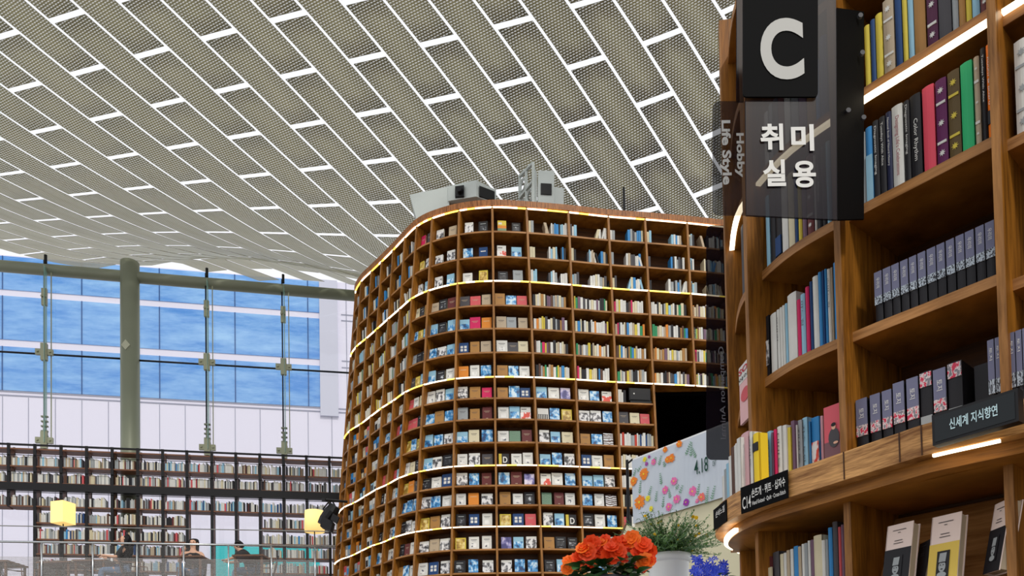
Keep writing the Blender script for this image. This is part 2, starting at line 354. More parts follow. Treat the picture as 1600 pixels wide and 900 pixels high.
# ------------------------------------------------------------------ building outside
FA, FB = (-20.2, 30.), (-8.1, 32.2)
def fp(px, py): return onpl(px, py, FA, FB)
fd = Vector((FB[0]-FA[0], FB[1]-FA[1], 0)).normalized(); fn = Vector((fd.y, -fd.x, 0))
def fl(t, z, off=0): return Vector((FA[0], FA[1], z)) + fd*t + fn*off
zs_top = fp(0, 398).z
bld = thing('building', (FA[0], FA[1], -1.5), 'white clad building with blue glass bands outside behind the window wall', 'building')
mb = MB(); mb.obox(fl(-6, -1.5, -.4), fd, fn, (0, 0, 1), 34, .4, zs_top+1.5); mb.build('wall', M['facade'], bld)
zs = [fp(0, y).z for y in (400, 452, 462, 530, 541, 609.5)]
tE = (fp(500, 560)-Vector((FA[0], FA[1], 0))).dot(fd)
def bluemat():
    m = mat('blue mirror glazing', (84, 152, 226), .25, spec=.5); nt = m.node_tree; b = nt.nodes['Principled BSDF']; N = nt.nodes.new; Lk = nt.links.new
    tcn = N('ShaderNodeTexCoord'); mp = N('ShaderNodeMapping'); mp.inputs['Scale'].default_value = (.25, .25, 1.1); mp.inputs['Rotation'].default_value = (0, .35, 0)
    n = N('ShaderNodeTexNoise'); n.inputs['Scale'].default_value = 1.6; n.inputs['Detail'].default_value = 7; n.inputs['Roughness'].default_value = .7
    r = N('ShaderNodeValToRGB'); r.color_ramp.elements[0].position = .35; r.color_ramp.elements[0].color = lin((72, 138, 214)); r.color_ramp.elements[1].position = .72; r.color_ramp.elements[1].color = lin((150, 196, 240))
    Lk(tcn.outputs['Object'], mp.inputs[0]); Lk(mp.outputs[0], n.inputs[0]); Lk(n.outputs[0], r.inputs[0]); Lk(r.outputs[0], b.inputs['Base Color']); return m
M['blue'] = bluemat(); M['bluej'] = mat('blue glazing joint', (40, 84, 140), .5)
for k, (z0, z1) in enumerate(((zs[0], zs[0]), (zs[1], zs[0]), (zs[3], zs[2]), (zs[5], zs[4]))):
    if abs(z1-z0) < .01: continue
    mb = MB(); mb.obox(fl(-6, min(z0, z1), 0), fd, fn, (0, 0, 1), 6+tE, .03, abs(z1-z0)); g = mb.build('glass_band', M['blue'], bld)
    mb = MB()
    xs = [(fp(x, 560)-Vector((FA[0], FA[1], 0))).dot(fd) for x in (3.4, 127.5, 249, 367, 481)]
    for t in [xs[0]-2*3.2, xs[0]-3.2] + xs: mb.obox(fl(t, min(z0, z1), .03), fd, fn, (0, 0, 1), .04, .02, abs(z1-z0))
    mb.build('mullion', M['bluej'], g)
mb = MB()
xs = [(fp(x, 660)-Vector((FA[0], FA[1], 0))).dot(fd) for x in (3.4, 44, 86, 127.5, 169, 210, 249, 289, 328, 367, 406, 443, 481, 518, 555)]
for t in xs: mb.obox(fl(t, -1.5, 0), fd, fn, (0, 0, 1), .025, .01, fp(0, 619).z+1.5)
for y in (612, 618): mb.obox(fl(-6, fp(0, y).z, 0), fd, fn, (0, 0, 1), 34, .02, .05)
for z in (zs[1], zs[2], zs[3], zs[4]): mb.obox(fl(tE+.9, z-.03, 0), fd, fn, (0, 0, 1), 20, .012, .05)
mb.obox(fl(tE+1.1, zs[5], 0), fd, fn, (0, 0, 1), .03, .012, zs_top-zs[5])
mb.build('cladding_joint', M['joint'], bld)
mb = MB(); mb.obox(fl(tE, zs[5]-.4, 0), fd, fn, (0, 0, 1), .75, .12, zs_top-zs[5]+.4); mb.build('pilaster', mat('grey lilac pilaster', (196, 198, 214), .6), bld)
mb = MB(); q0 = fp(330, 854); q1 = fp(500, 905); mb.obox(Vector((q0.x, q0.y, q1.z))+fn*.1, fd, fn, (0, 0, 1), (q1-q0).dot(fd), .05, q0.z-q1.z); mb.build('teal_panel', M['teal'], bld)
# lit paving is outside, nothing stands on it

# ------------------------------------------------------------------ window bookcase (black steel frame) with its books
bw = thing('steel_bookcase', (SA[0], SA[1], 2.6), 'long open black steel bookcase with brown boards standing along the window wall', 'bookcase')
def sl(t, z, off=0): return Vector((SA[0], SA[1], z)) + sdir*t + snor*off
posts = [(onpl(x, 760, SA, SB)-Vector((SA[0], SA[1], 0))).dot(sdir) for x in (-27, 12.8, 54, 95, 135, 175, 215, 254, 292, 331, 368.5, 406, 443, 479, 515)]
posts.append(posts[-1] + .52)
zt = [5.64, 5.28, 4.77, 4.41, 4.05, 3.73, 3.38]
def open_bay(i, z): return (i <= 1 and z < 4.7) or (7 < i < 11 and z < 4.7 and i >= 8)
for i, t in enumerate(posts):
    zb = 2.6 if not (i in (0, 1)) else 4.75
    mb = MB(); mb.obox(sl(t-.03, zb, 0), sdir, -snor, (0, 0, 1), .06, .035, 6.12-zb); mb.obox(sl(t-.03, zb, -.285), sdir, -snor, (0, 0, 1), .045, .035, 6.12-zb)
    mb.build('post', M['black'], bw)
    mb = MB(); mb.obox(sl(t-.012, zb, -.035), sdir, -snor, (0, 0, 1), .02, .25, 6.05-zb); mb.build('side_panel', M['brownshelf'], bw)
for k, z in enumerate([6.02] + zt):
    mb = MB()
    for i in range(len(posts)-1):
        if z < 4.7 and ((i <= 1) or (8 <= i <= 10)): continue
        mb.obox(sl(posts[i]+.03, z-.03, -.01), sdir, -snor, (0, 0, 1), posts[i+1]-posts[i]-.06, .3, .03)
    mb.build('shelf', M['brownshelf'], bw)
mb = MB(); mb.obox(sl(posts[0], 5.1, .02), sdir, -snor, (0, 0, 1), posts[-1]-posts[0], .12, .16); mb.obox(sl(posts[0], 6.08, .0), sdir, -snor, (0, 0, 1), posts[-1]-posts[0], .04, .035)
mb.build('catwalk_beam', M['black'], bw)
mb = MB()
for z in (5.86, 5.05, 5.5): mb.tube([sl(posts[0], z, .01), sl(posts[-1], z, .01)], .008, 5)
mb.build('guard_rail', M['black'], bw)
mb = MB(); cols = 'wwwwwccgggeegkklddwkwuwgcwgmswgwc'
mats = [BK[c] for c in _pal]; ci = {c: i for i, c in enumerate(_pal)}
for z in zt:
    for i in range(len(posts)-1):
        if z < 4.7 and ((i <= 1) or (8 <= i <= 10)): continue
        t = posts[i]+.05; bl = rnd.random() < .22
        while t < posts[i+1]-.07:
            w = rnd.uniform(.016, .042); h = rnd.uniform(.165, .235)
            mb.mi = ci[rnd.choice('blwnlw' if bl and rnd.random() < .6 else cols)]
            if rnd.random() < .96: mb.obox(sl(t, z, -.03), sdir, -snor, (0, 0, 1), w-.003, .14, h)
            t += w
tag(mb.build('book_rows', mats), 'rows of mostly pale books filling the black steel bookcase by the window', 'books', kind='stuff')

# ------------------------------------------------------------------ tower: tall curved bookcase
TN = [[-3.0731, 0.1066, 14.4814, -0.0806], [-2.9304, 0.1022, 14.2048, -0.072], [-2.6803, 0.1023, 13.9018, -0.0784], [-2.4215, 0.092, 13.542, -0.0513], [-2.1582, 0.0895, 13.1778, -0.0379], [-1.9164, 0.0929, 12.8842, -0.0547], [-1.669, 0.0893, 12.5586, -0.0426], [-1.3383, 0.0687, 12.2954, -0.0177], [-0.808, 0.0379, 12.0898, -0.0063], [-0.1849, 0.0034, 12.0481, -0.0168], [0.4387, -0.0255, 12.0902, -0.013], [1.1134, -0.0244, 12.196, -0.0135], [1.781, -0.0271, 12.3201, -0.0126], [2.4027, -0.0304, 12.4096, -0.0137], [3.1137, -0.0283, 12.515, -0.0109], [3.78, -0.0283, 12.64, -0.0109], [4.48, -0.0283, 12.76, -0.0109]]
TN = [[-3.08, .1066, 14.98, -.08]] + [[-3.13, 0.1066, 14.62, -0.0806]] + TN[1:]
NB = len(TN)-1                                                       # bays; node k left, bay k between k and k+1
TZ = [8.142, 7.756, 7.35, 6.96, 6.571, 6.198, 5.816, 5.424, 5.084, 4.745, 4.376, 4.012, 3.69, 3.374, 3.037, 2.671, 2.295, 1.92]   # shelf tops, index 0 = crown underside
def tnode(k, z): a = TN[k]; return Vector((a[0]+a[1]*(z-5.5), a[2]+a[3]*(z-5.5), z))
def tcurve(z, sub=4):
    P = [tnode(k, z) for k in range(NB+1)]; P = [P[0]*2-P[1]] + P + [P[-1]*2-P[-2]]; out = []
    for i in range(1, len(P)-2):
        for s in range(sub):
            t = s/sub; a, b, c, d = P[i-1:i+3]
            out.append(.5*((2*b)+(c-a)*t+(2*a-5*b+4*c-d)*t*t+(3*b-a-3*c+d)*t**3))
    out.append(P[-2]); return out
def offset(cu, d):
    out = []
    for i, p in enumerate(cu):
        t = (cu[min(i+1, len(cu)-1)]-cu[max(i-1, 0)]).normalized(); n = Vector((-t.y, t.x, 0)); out.append(p+n*d)
    return out
tw = thing('curved_bookcase', (0, 12.4, -1.3), 'towering curved wooden bookcase wrapping the middle of the hall', 'bookcase')
FIRST_OPEN = 13+1                                                    # bays from here on stop at shelf 7 (dark opening below)
def seg(cu, k0, k1, sub=4): return cu[k0*sub:k1*sub+1]
for r, z in enumerate(TZ):
    k1 = NB if r <= 7 else FIRST_OPEN
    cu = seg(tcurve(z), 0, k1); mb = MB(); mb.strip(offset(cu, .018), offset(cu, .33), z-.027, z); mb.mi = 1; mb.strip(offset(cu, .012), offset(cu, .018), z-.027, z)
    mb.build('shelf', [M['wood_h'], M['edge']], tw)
LEDR = {0: 0, 3: 3, 7: 7, 11: 11, 14: 14}
for r in (0, 3, 7, 11, 14):
    z = TZ[r]-.004; k1 = NB if r <= 7 else FIRST_OPEN; mb = MB()
    for k in range(k1):
        cu = seg(tcurve(z), k, k+1); mb.mi = 0
        cc = offset(cu, -.012)
        for i in range(len(cc)-1):
            a = cc[i].lerp(cc[i+1], .06 if i == 0 else 0); b = cc[i].lerp(cc[i+1], .94 if i == len(cc)-2 else 1)
            mb.mi = 1 if rnd.random() < .3 else 0
            mb.obox((a.x, a.y, z-.022), (b-a).normalized(), Vector((-(b-a).y, (b-a).x, 0)).normalized(), (0, 0, 1), (b-a).length, .02, .013)
    tag(mb.build('light_strip', [M['led'], M['led_y']], tw), 'glowing warm light strip')
def divider(k, z0, z1, w=.034, d0=-.008, d1=.33):
    mb = MB(); zz = [z0 + (z1-z0)*i/8 for i in range(9)]; rings = []
    for z in zz:
        cu = tcurve(z); i = k*4; t = (cu[min(i+1, len(cu)-1)]-cu[max(i-1, 0)]).normalized(); n = Vector((-t.y, t.x, 0)); p = cu[i]
        rings.append([p-t*w/2+n*d0, p+t*w/2+n*d0, p+t*w/2+n*d1, p-t*w/2+n*d1])
    for i in range(8):
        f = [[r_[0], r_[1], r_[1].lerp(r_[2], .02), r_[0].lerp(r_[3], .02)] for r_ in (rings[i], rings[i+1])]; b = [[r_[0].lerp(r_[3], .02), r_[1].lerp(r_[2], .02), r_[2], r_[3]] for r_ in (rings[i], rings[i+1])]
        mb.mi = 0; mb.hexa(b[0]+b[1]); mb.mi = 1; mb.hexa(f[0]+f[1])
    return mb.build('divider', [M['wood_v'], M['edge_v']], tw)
for k in range(NB+1): divider(k, 5.39 if k > FIRST_OPEN else 1.7, 8.14)
for z0, z1, k1 in ((5.39, 8.14, NB), (1.7, 5.39, FIRST_OPEN)):
    mb = MB(); A = seg(tcurve(z0), 0, k1); B = seg(tcurve(z1), 0, k1); A1 = offset(A, .33); B1 = offset(B, .33); A2 = offset(A, .36); B2 = offset(B, .36)
    for i in range(len(A)-1): mb.hexa([A1[i], A1[i+1], A2[i+1], A2[i], B1[i], B1[i+1], B2[i+1], B2[i]])
    mb.build('back_panel', M['wood_back'], tw)
cu = tcurve(8.14); mb = MB(); mb.strip(offset(cu, -.02), offset(cu, .4), 8.142, 8.235); mb.build('crown', M['crown'], tw)
mb = MB(); cu = offset(tcurve(1.9), .02); cu2 = offset(tcurve(1.9), .34); mb.strip(seg(cu, 0, FIRST_OPEN), seg(cu2, 0, FIRST_OPEN), -1.3, 1.9)
mb.build('plinth', M['wood_v'], tw)
cu = offset(tcurve(8.1), .38)
mb = MB(); mb.prism([(p.x, p.y) for p in cu] + [(4.6, 15.5), (-2.0, 16.5)], 8.06, 8.14); mb.build('top_board', M['wood_back'], tw)
# dark opening under the right bays
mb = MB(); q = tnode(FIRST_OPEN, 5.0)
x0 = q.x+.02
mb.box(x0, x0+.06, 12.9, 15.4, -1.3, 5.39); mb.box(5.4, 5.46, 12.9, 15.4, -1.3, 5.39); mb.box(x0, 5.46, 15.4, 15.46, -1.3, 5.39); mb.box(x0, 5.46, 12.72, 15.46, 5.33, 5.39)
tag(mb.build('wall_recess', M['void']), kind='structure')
# ---- books in the tower
def unit_book(code):
    """face-out book, local: x width -.5..+.5, y depth 0..1 (0 = front), z 0..1"""
    mb = MB(); mats = []
    def mi(m):
        if m not in mats: mats.append(m)
        mb.mi = mats.index(m)
    base = {'B': 'w', 'q': 'q', 'v': 'w', 'O': 'g', 'Y': 'k', 'P': 'w', 'b': 'b', 'l': 'l', 'y': 'y', 'r': 'w', 'N': 'n', 'A': 'y'}.get(code, code)
    mi(BK[base]); mb.box(-.5, .5, 0, .12, 0, 1); mb.box(-.5, -.46, 0, 1, 0, 1); mb.box(-.5, .5, .88, 1, 0, 1)
    mi(BK['c']); mb.box(-.46, .47, .12, .88, .015, .985)
    y = -.02
    def q(x0, x1, z0, z1, m): mi(m); mb.face([(x0, y, z0), (x1, y, z0), (x1, y, z1), (x0, y, z1)])
    if code in PH and code not in ('y', 'k', 'w', 'r', 'l'): q(-.5, .5, .0 if code != 'b' else .12, 1 if code != 'B' else .82, PH[code])
    if code == 'l': q(-.42, .42, .12, .62, PH['b'])
    if code == 'w': q(-.24, .24, .2, .5, PH['w']); q(-.3, .3, .74, .78, BK['d']); q(-.2, .2, .66, .69, BK['g'])
    if code == 'k': q(-.34, .34, .3, .66, PH['k']); q(-.3, .3, .78, .83, BK['g']); q(-.15, .15, .12, .15, BK['g'])
    if code == 'y': q(-.4, .4, .1, .9, PH['y'])
    if code == 'r': q(-.5, .5, 0, .6, PH['r']); q(-.4, .1, .8, .86, BK['d'])
    if code in 'gcet': q(-.28, .28, .7, .73, BK['d']); q(-.2, .2, .62, .64, BK['d']); q(-.12, .12, .14, .17, BK['d'])
    if code in 'mdsp': q(-.3, .3, .68, .71, BK['e']); q(-.2, .2, .6, .62, BK['e']); q(-.1, .1, .14, .18, BK['e'])
    if code == 'o': q(-.3, .3, .7, .73, BK['c'])
    if code == 'n': q(-.32, .32, .3, .75, BK['w']); y = -.03; q(-.06, .06, .3, .75, BK['n']); q(-.32, .32, .5, .56, BK['n'])
    if code == 'N': q(-.3, .3, .62, .7, BK['w']); q(-.2, .2, .15, .2, BK['w'])
    if code == 'P':
        for i in range(6): q(-.42+i*.15, -.33+i*.15, .08, .5, BK['k'])
        q(-.45, .45, .5, .52, BK['k'])
    if code == 'A': q(-.5, .5, 0, .4, BK['v']); q(-.5, .5, .4, .62, BK['o']); q(-.4, .0, .7, .85, BK['w'])
    if code == 'Y':
        q(-.5, -.22, 0, 1, BK['y']); mi(M['letter']); put_text(mb, 'D', (.12, -.03, .5), (1, 0, 0), (0, 0, 1), .42, .5, .02, True)
    me_o = mb.build('book', mats); me = me_o.data; bpy.data.objects.remove(me_o); return me
_ub = {}
CN = {'w': 'white', 'g': 'grey', 'k': 'black', 'l': 'pale blue', 'r': 'red and white', 'p': 'magenta', 's': 'salmon red', 'o': 'orange', 'y': 'gold yellow', 't': 'tan brown', 'c': 'cream', 'm': 'maroon', 'n': 'navy blue',
 'd': 'charcoal', 'e': 'beige', 'b': 'blue', 'v': 'green patterned', 'q': 'violet', 'B': 'black-and-white', 'O': 'amber striped', 'Y': 'black and yellow', 'P': 'piano-key', 'N': 'navy', 'A': 'yellow-green', 'G': 'green', 'u': 'dark brown', 'h': 'mauve'}
ORD = ['top', 'second', 'third', 'fourth', 'fifth', 'sixth', 'seventh', 'eighth', 'ninth', 'tenth', 'eleventh', 'twelfth', 'thirteenth', 'fourteenth', 'fifteenth', 'sixteenth', 'seventeenth', 'eighteenth', 'nineteenth', 'twentieth', 'twenty-first', 'twenty-second']
CELLS = {
 8-1: ['pd', 'yB', 'Bl', 'ckt', 'byl', 'gkk', 'dyl', 'swc', 'ssk', 'yby', 'wck', 'yod', 'bbb', 'kBw', 'kmw', 'tbw'],
 8: ['Be', 'BB', 'Bl', 'ekm', 'lkl', 'bBl', 'lkw', 'wBl', 'btb', 'lbB', 'lBk', 'kwn', 'Bbw', 'ytB', 'BeB', 'wnB'],
 9: ['Bk', 'bN', 'wy', 'dse', 'lpo', 'nte', 'owb', 'Btp', 'gtm', 'lcb', 'wBd', 'Bbm', 'woB', 'knw', 'yww', 'kbB'],
 10: ['Ak', 'rl', 'kg', 'tbs', 'ege', 'wdc', 'tbw', 'tbn', 'wlr', 'wvm', 'Yww', 'bmq', 'twk', 'yns', 'qlB', 'Bbb'],
 11: {7: 'lwq', 8: 'Pby', 9: 'Blc', 10: 'lbB', 11: 'rwb', 12: 'vmw', 13: 'BlY', 14: 'tkk', 15: 'klw'},
 12: {7: 'wbr', 8: 'BBb', 9: 'tbO', 10: 'nwt', 11: 'llB', 12: 'bwO', 13: 'kwb', 14: 'Bcw', 15: 'wlk'},
 13: {8: 'dcs'}}
# bay k: 7..10 corner bays, 11, 12 flat, 13 beside the opening
BAYNAME = {13: 'bay beside dark opening', 12: 'second bay left of dark opening', 11: 'third bay left of dark opening', 10: 'fourth bay left of dark opening', 9: 'fifth bay left of dark opening', 8: 'sixth bay left of dark opening',
 7: 'seventh bay left of dark opening', 6: 'eighth bay left of dark opening', 5: 'ninth bay left of dark opening', 4: 'tenth bay left of dark opening'}
def front(k, t, z):
    cu = seg(tcurve(z), k, k+1); x = t*4; i = min(3, int(x)); p = cu[i].lerp(cu[i+1], x-i); tt = (cu[4]-cu[0]).normalized(); return p, tt, Vector((-tt.y, tt.x, 0))
_fb = [0]
rest = []
def face_out(k, r, i, n, code, stuff=None):
    z = TZ[r+1]; w0 = (tnode(k+1, z)-tnode(k, z)).length; w = min(.17, w0*.27) * rnd.uniform(.9, 1.08); h = rnd.uniform(.195, .235)
    t = {3: (.2, .49, .78), 2: (.28, .7)}[n][i] + rnd.uniform(-.015, .015); p, tt, nn = front(k, t, z)
    if code not in _ub: _ub[code] = unit_book(code)
    o = None
    if k in (8, 9, 10): _fb[0] += 1; o = bpy.data.objects.new('book', _ub[code]); C.objects.link(o)
    d = .025; lean = .12
    yv = (nn*math.cos(lean) - Vector((0, 0, 1))*math.sin(lean)); zv = (nn*math.sin(lean) + Vector((0, 0, 1))*math.cos(lean)); pos = p + nn*.09; pos.z = z + d*math.sin(lean)
    xv = tt
    MW = Matrix(((xv.x*w, yv.x*d, zv.x*h, pos.x), (xv.y*w, yv.y*d, zv.y*h, pos.y), (xv.z*w, yv.z*d, zv.z*h, pos.z), (0, 0, 0, 1)))
    if o is None: rest.append((code, MW)); return
    o.matrix_world = MW
    pos_w = (['left', 'middle', 'right'] if n == 3 else ['left', 'right'])[i]
    tag(o, '%s book, %s, %s shelf, %s' % (CN[code], pos_w, ORD[r], BAYNAME[k]), 'book', 'books facing out on the curved bookcase')
for k, rows in CELLS.items():
    it = rows.items() if isinstance(rows, dict) else enumerate(rows)
    for r, cs in it:
        for i, c in enumerate(cs): face_out(k, r, i, len(cs), c)
# inner left bays, lower rows: face-out books seen at a slant
for k in (6, 5):
    for r in range(7, 16):
        n = 2 if rnd.random() < .3 else 3
        for i in range(n):
            face_out(k, r, i, n, rnd.choice('wwBBbllwkbetsw'))
# the remaining, smaller books of the tower
mb = MB()
def spine_row(k, r, t0, t1, pal, lean_p=0, gap=0, hb=(.18, .235), wb=(.022, .05)):
    z = TZ[r+1]; w0 = (tnode(k+1, z)-tnode(k, z)).length; t = t0
    while t < t1:
        w = rnd.uniform(*wb); h = rnd.uniform(*hb); mb.mi = ci[rnd.choice(pal)]; p, tt, nn = front(k, t, z)
        ln = Vector((0, 0, 1)); dx = 0
        if rnd.random() < lean_p: a = rnd.choice((-.25, .25)); ln = (tt*math.sin(a)+ln*math.cos(a)); t += .03
        if rnd.random() > gap:
            o = p+nn*.06; o.z = z+.001; mb.obox(o, tt, nn, ln, w-.004, .15, h)
        t += w/w0
P1 = 'wwwccckkgeeuudtoybGwckwh'
for k in (11, 12, 13, 14, 15, 16-1):
    if k >= NB: continue
    for r in range(3, 7): spine_row(k, r, .07, .86, P1 + rnd.choice(('oy', 'G', 'l', 'kkd', 'pw')))
    for r in range(0, 3):
        spine_row(k, r, .05, rnd.choice((.1, .16, .12)), 'wkdglc')
        a = rnd.uniform(.42, .66); spine_row(k, r, a, rnd.uniform(.9, .95), 'wkbglcwdkwe', .12)
for r, a, b, pal in ((9, .06, .95, 'wrbwnwgwcs'), (10, .06, .95, 'wgcw'), (11, .05, .9, 'wgkcw'), (12, .05, .9, 'gwkc'), (13, .05, .9, 'whks'), (14, .05, .9, 'wgc'), (7, .06, .2, 'wyk')): spine_row(13, r, a, b, pal)
for k in range(0, 7):
    for r in range(16):
        if r < 3: spine_row(k, r, .25, .62, 'wkgbdwkec', .1, .1, (.2, .26)); spine_row(k, r, .7, .9, 'wwgbkc', 0, 0, (.18, .24))
        elif r < 7: spine_row(k, r, .2, .9, 'wwcceglkgwycv', 0, 0, (.19, .26), (.03, .06))
        elif k not in (5, 6):
            for i, t in enumerate((.12, .4, .68)):
                z = TZ[r+1]; p, tt, nn = front(k, t, z); mb.mi = ci[rnd.choice('wwwglbbkcseo')]; o = p+nn*.08; o.z = z
                w = (tnode(k+1, z)-tnode(k, z)).length*.25; mb.obox(o, tt, nn, (0, 0, 1), w, .03, rnd.uniform(.19, .24))
                mb.mi = ci[rnd.choice('wbkgdcl')]; o = o-nn*.003; o.z = z+.05; mb.obox(o+tt*w*.15, tt, nn, (0, 0, 1), w*.7, .02, rnd.uniform(.05, .12))
sm = list(mats)
for code, MW in rest:
    me = _ub[code]; n0 = len(mb.v); mb.v += [tuple(MW @ v.co) for v in me.vertices]
    for p in me.polygons:
        m_ = me.materials[p.material_index]; m_ = PHS.get(m_.name, m_)
        if m_ not in sm: sm.append(m_)
        mb.f.append([n0+i for i in p.vertices]); mb.m.append(sm.index(m_))
tag(mb.build('small_books', sm), 'rows of small books on the far bays and upper shelves of the curved bookcase', 'books', kind='stuff')
# speaker in the bay beside the opening
p, tt, nn = front(13, .34, TZ[8]); sp = thing('loudspeaker', (p.x, p.y, TZ[8]), 'black loudspeaker lying on a shelf beside the dark opening', 'loudspeaker')
mb = MB(); o = p+nn*.03; o.z = TZ[8]+.05; mb.obox(o, tt, nn, (0, 0, 1), .36, .22, .2); mb.build('body', M['blackp'], sp)
mb = MB(); o = p+nn*.022; o.z = TZ[8]+.06; mb.obox(o+tt*.012, tt, nn, (0, 0, 1), .336, .01, .18); mb.build('grille', M['black'], sp)
mb = MB(); o = p+nn*.04; o.z = TZ[8]; mb.obox(o+tt*.02, tt, nn, (0, 0, 1), .36, .18, .05); mb.build('bracket', M['blackp'], sp)
mb = MB(); o = p+nn*.018; o.z = TZ[8]+.145; mb.obox(o+tt*.07, tt, nn, (0, 0, 1), .02, .01, .02); mb.build('badge', M['letter'], sp)

# ------------------------------------------------------------------ equipment on top of the tower
def quadbox(mb, pts, d, depth):   # px corner list of a front face at distance d, extruded back
    P = [at(x, y, dd) for (x, y, dd) in pts]; B = [Vector((p.x*(1+depth/p.y) if False else p.x, p.y+depth, p.z)) for p in P]; mb.hexa([P[0], P[1], B[1], B[0], P[3], P[2], B[2], B[3]])
u1 = thing('ventilation_unit', at(700, 330, 12.7), 'pale grey angular ventilation duct with round nozzle lying on the bookcase top, left one', 'ventilation unit')
mb = MB(); quadbox(mb, [(658, 368, 12.9), (702, 366, 12.8), (702, 291, 12.8), (640, 304, 12.9)], 0, .5); mb.build('duct', M['ac'], u1)
mb = MB(); quadbox(mb, [(700, 314, 12.78), (744, 307, 12.5), (744, 281, 12.5), (700, 291, 12.78)], 0, .6); quadbox(mb, [(744, 307, 12.5), (775, 318, 12.9), (775, 297, 12.9), (744, 281, 12.5)], 0, .4); mb.build('housing', M['ac'], u1)
mb = MB(); quadbox(mb, [(711, 307, 12.66), (725, 306, 12.57), (725, 289, 12.57), (711, 291, 12.66)], 0, .05); mb.build('nozzle_plate', M['blackp'], u1)
mb = MB(); q = at(718, 298, 12.6); mb.tube([q, q+Vector((-.01, -.05, 0))], [.06, .045], 14); mb.build('nozzle', M['black'], u1)
mb = MB(); quadbox(mb, [(749, 306, 12.53), (773, 314, 12.85), (773, 299, 12.85), (749, 290, 12.53)], 0, .04); mb.build('grille', M['blackp'], u1)
mb = MB(); quadbox(mb, [(704, 366, 12.9), (768, 366, 12.9), (768, 314, 12.9), (704, 314, 12.9)], 0, .4); mb.build('support_frame', M['brownshelf'], u1)
u2 = thing('ventilation_unit', at(853, 325, 12.6), 'upright pale ventilation box with square black nozzle on the bookcase top, right one', 'ventilation unit')
mb = MB(); quadbox(mb, [(840, 352, 12.62), (866, 352, 12.62), (866, 267, 12.62), (841, 266, 12.62)], 0, .4); mb.build('housing', M['ac'], u2)
mb = MB(); quadbox(mb, [(845, 303, 12.6), (862, 304, 12.6), (862, 287, 12.6), (845, 286, 12.6)], 0, .04); mb.build('nozzle_plate', M['blackp'], u2)
mb = MB(); quadbox(mb, [(866, 352, 12.66), (881, 354, 12.7), (881, 294, 12.7), (866, 292, 12.66)], 0, .35); mb.build('side_box', M['ac'], u2)
lp = thing('lattice_panel', at(824, 320, 12.7), 'white lattice panel with round ornaments standing beside the upright ventilation box', 'panel')
mb = MB(); A = at(812, 378, 13.1); B = at(833, 357, 12.7); A2 = at(812, 276, 13.1); B2 = at(833, 255, 12.7)
def lpt(s, t): return A.lerp(B, s).lerp(A2.lerp(B2, s), t)
def bar(a, b, r=.032): mb.tube([lpt(*a), lpt(*b)], r, 4)
for a, b in (((0, 0), (0, 1)), ((1, 0), (1, 1)), ((0, 1), (1, 1)), ((0, 0), (1, 0)), ((.5, 0), (.5, 1)), ((0, .33), (1, .4)), ((0, .66), (1, .72))): bar(a, b)
for s, t in ((.25, .82), (.75, .55), (.25, .5), (.75, .2), (.25, .15)): mb.tube([lpt(s+.2*math.cos(q/6*PI), t+.09*math.sin(q/6*PI)) for q in range(13)], .025, 4, False)
mb.build('lattice', M['ac'], lp)
mb = MB(); s0 = at(833, 325, 12.72); s1 = at(838, 262, 12.6)
quadbox(mb, [(834, 357, 12.7), (839, 353, 12.65), (839, 270, 12.6), (834, 258, 12.7)], 0, .05); mb.build('side_post', M['ac'], lp)
mb = MB(); mb.tube([at(976, 362, 12.7), at(975, 312, 12.7), at(974.5, 293, 12.7)], .02, 6)
tag(mb.build('antenna', M['blackp']), 'thin black antenna rod sticking up from the curved bookcase top', 'antenna')

# ------------------------------------------------------------------ near bookcase on the right
FC = [(.90, 3.14), (.905, 3.0), (.877, 2.861), (.862, 2.75), (.869, 2.677), (.893, 2.565), (.935, 2.45), (.985, 2.37), (1.045, 2.29), (1.10, 2.22), (1.165, 2.145), (1.30, 1.985), (1.44, 1.82), (1.60, 1.64)]
def smooth(P, sub=4):
    P = [Vector((p[0], p[1], 0)) for p in P]; P = [P[0]*2-P[1]] + P + [P[-1]*2-P[-2]]; out = []
    for i in range(1, len(P)-2):
        for s in range(sub):
            t = s/sub; a, b, c, d = P[i-1:i+3]; out.append(.5*((2*b)+(c-a)*t+(2*a-5*b+4*c-d)*t*t+(3*b-a-3*c+d)*t**3))
    out.append(P[-2]); return out
FCv = smooth(FC)
_len = [0.]
for i in range(1, len(FCv)): _len.append(_len[-1]+(FCv[i]-FCv[i-1]).length)
def fpos(s, d=0, cu=None):
    i = 0
    while i < len(_len)-2 and _len[i+1] < s: i += 1
    t = (s-_len[i])/(_len[i+1]-_len[i]); p = FCv[i].lerp(FCv[i+1], t)
    a = FCv[max(0, i-1)]; b = FCv[min(len(FCv)-1, i+2)]; tt = (b-a).normalized(); n = Vector((-tt.y, tt.x, 0)); return p+n*d, tt, n
def s_at(px, z, d=0):
    """arc position whose front point projects at px for height z"""
    best = min((abs(pxof((*fpos(_len[-1]*i/1500, d)[0][:2], z))-px), i) for i in range(120, 1501)); return _len[-1]*best[1]/1500
S3, S2, S1 = s_at(1175, .9, -.05), s_at(1313, 1.1, -.055), s_at(1559, 1.3, -.055)
nb = thing('curved_bookcase', (1.2, 2.4, -1.3), 'tall rounded wooden bookcase filling the right side, close to the viewer', 'bookcase')
def arc(s0, s1, d, n=None):
    n = n or max(2, int((s1-s0)/.04)); return [fpos(s0+(s1-s0)*i/n, d)[0] for i in range(n+1)]
HW = .022
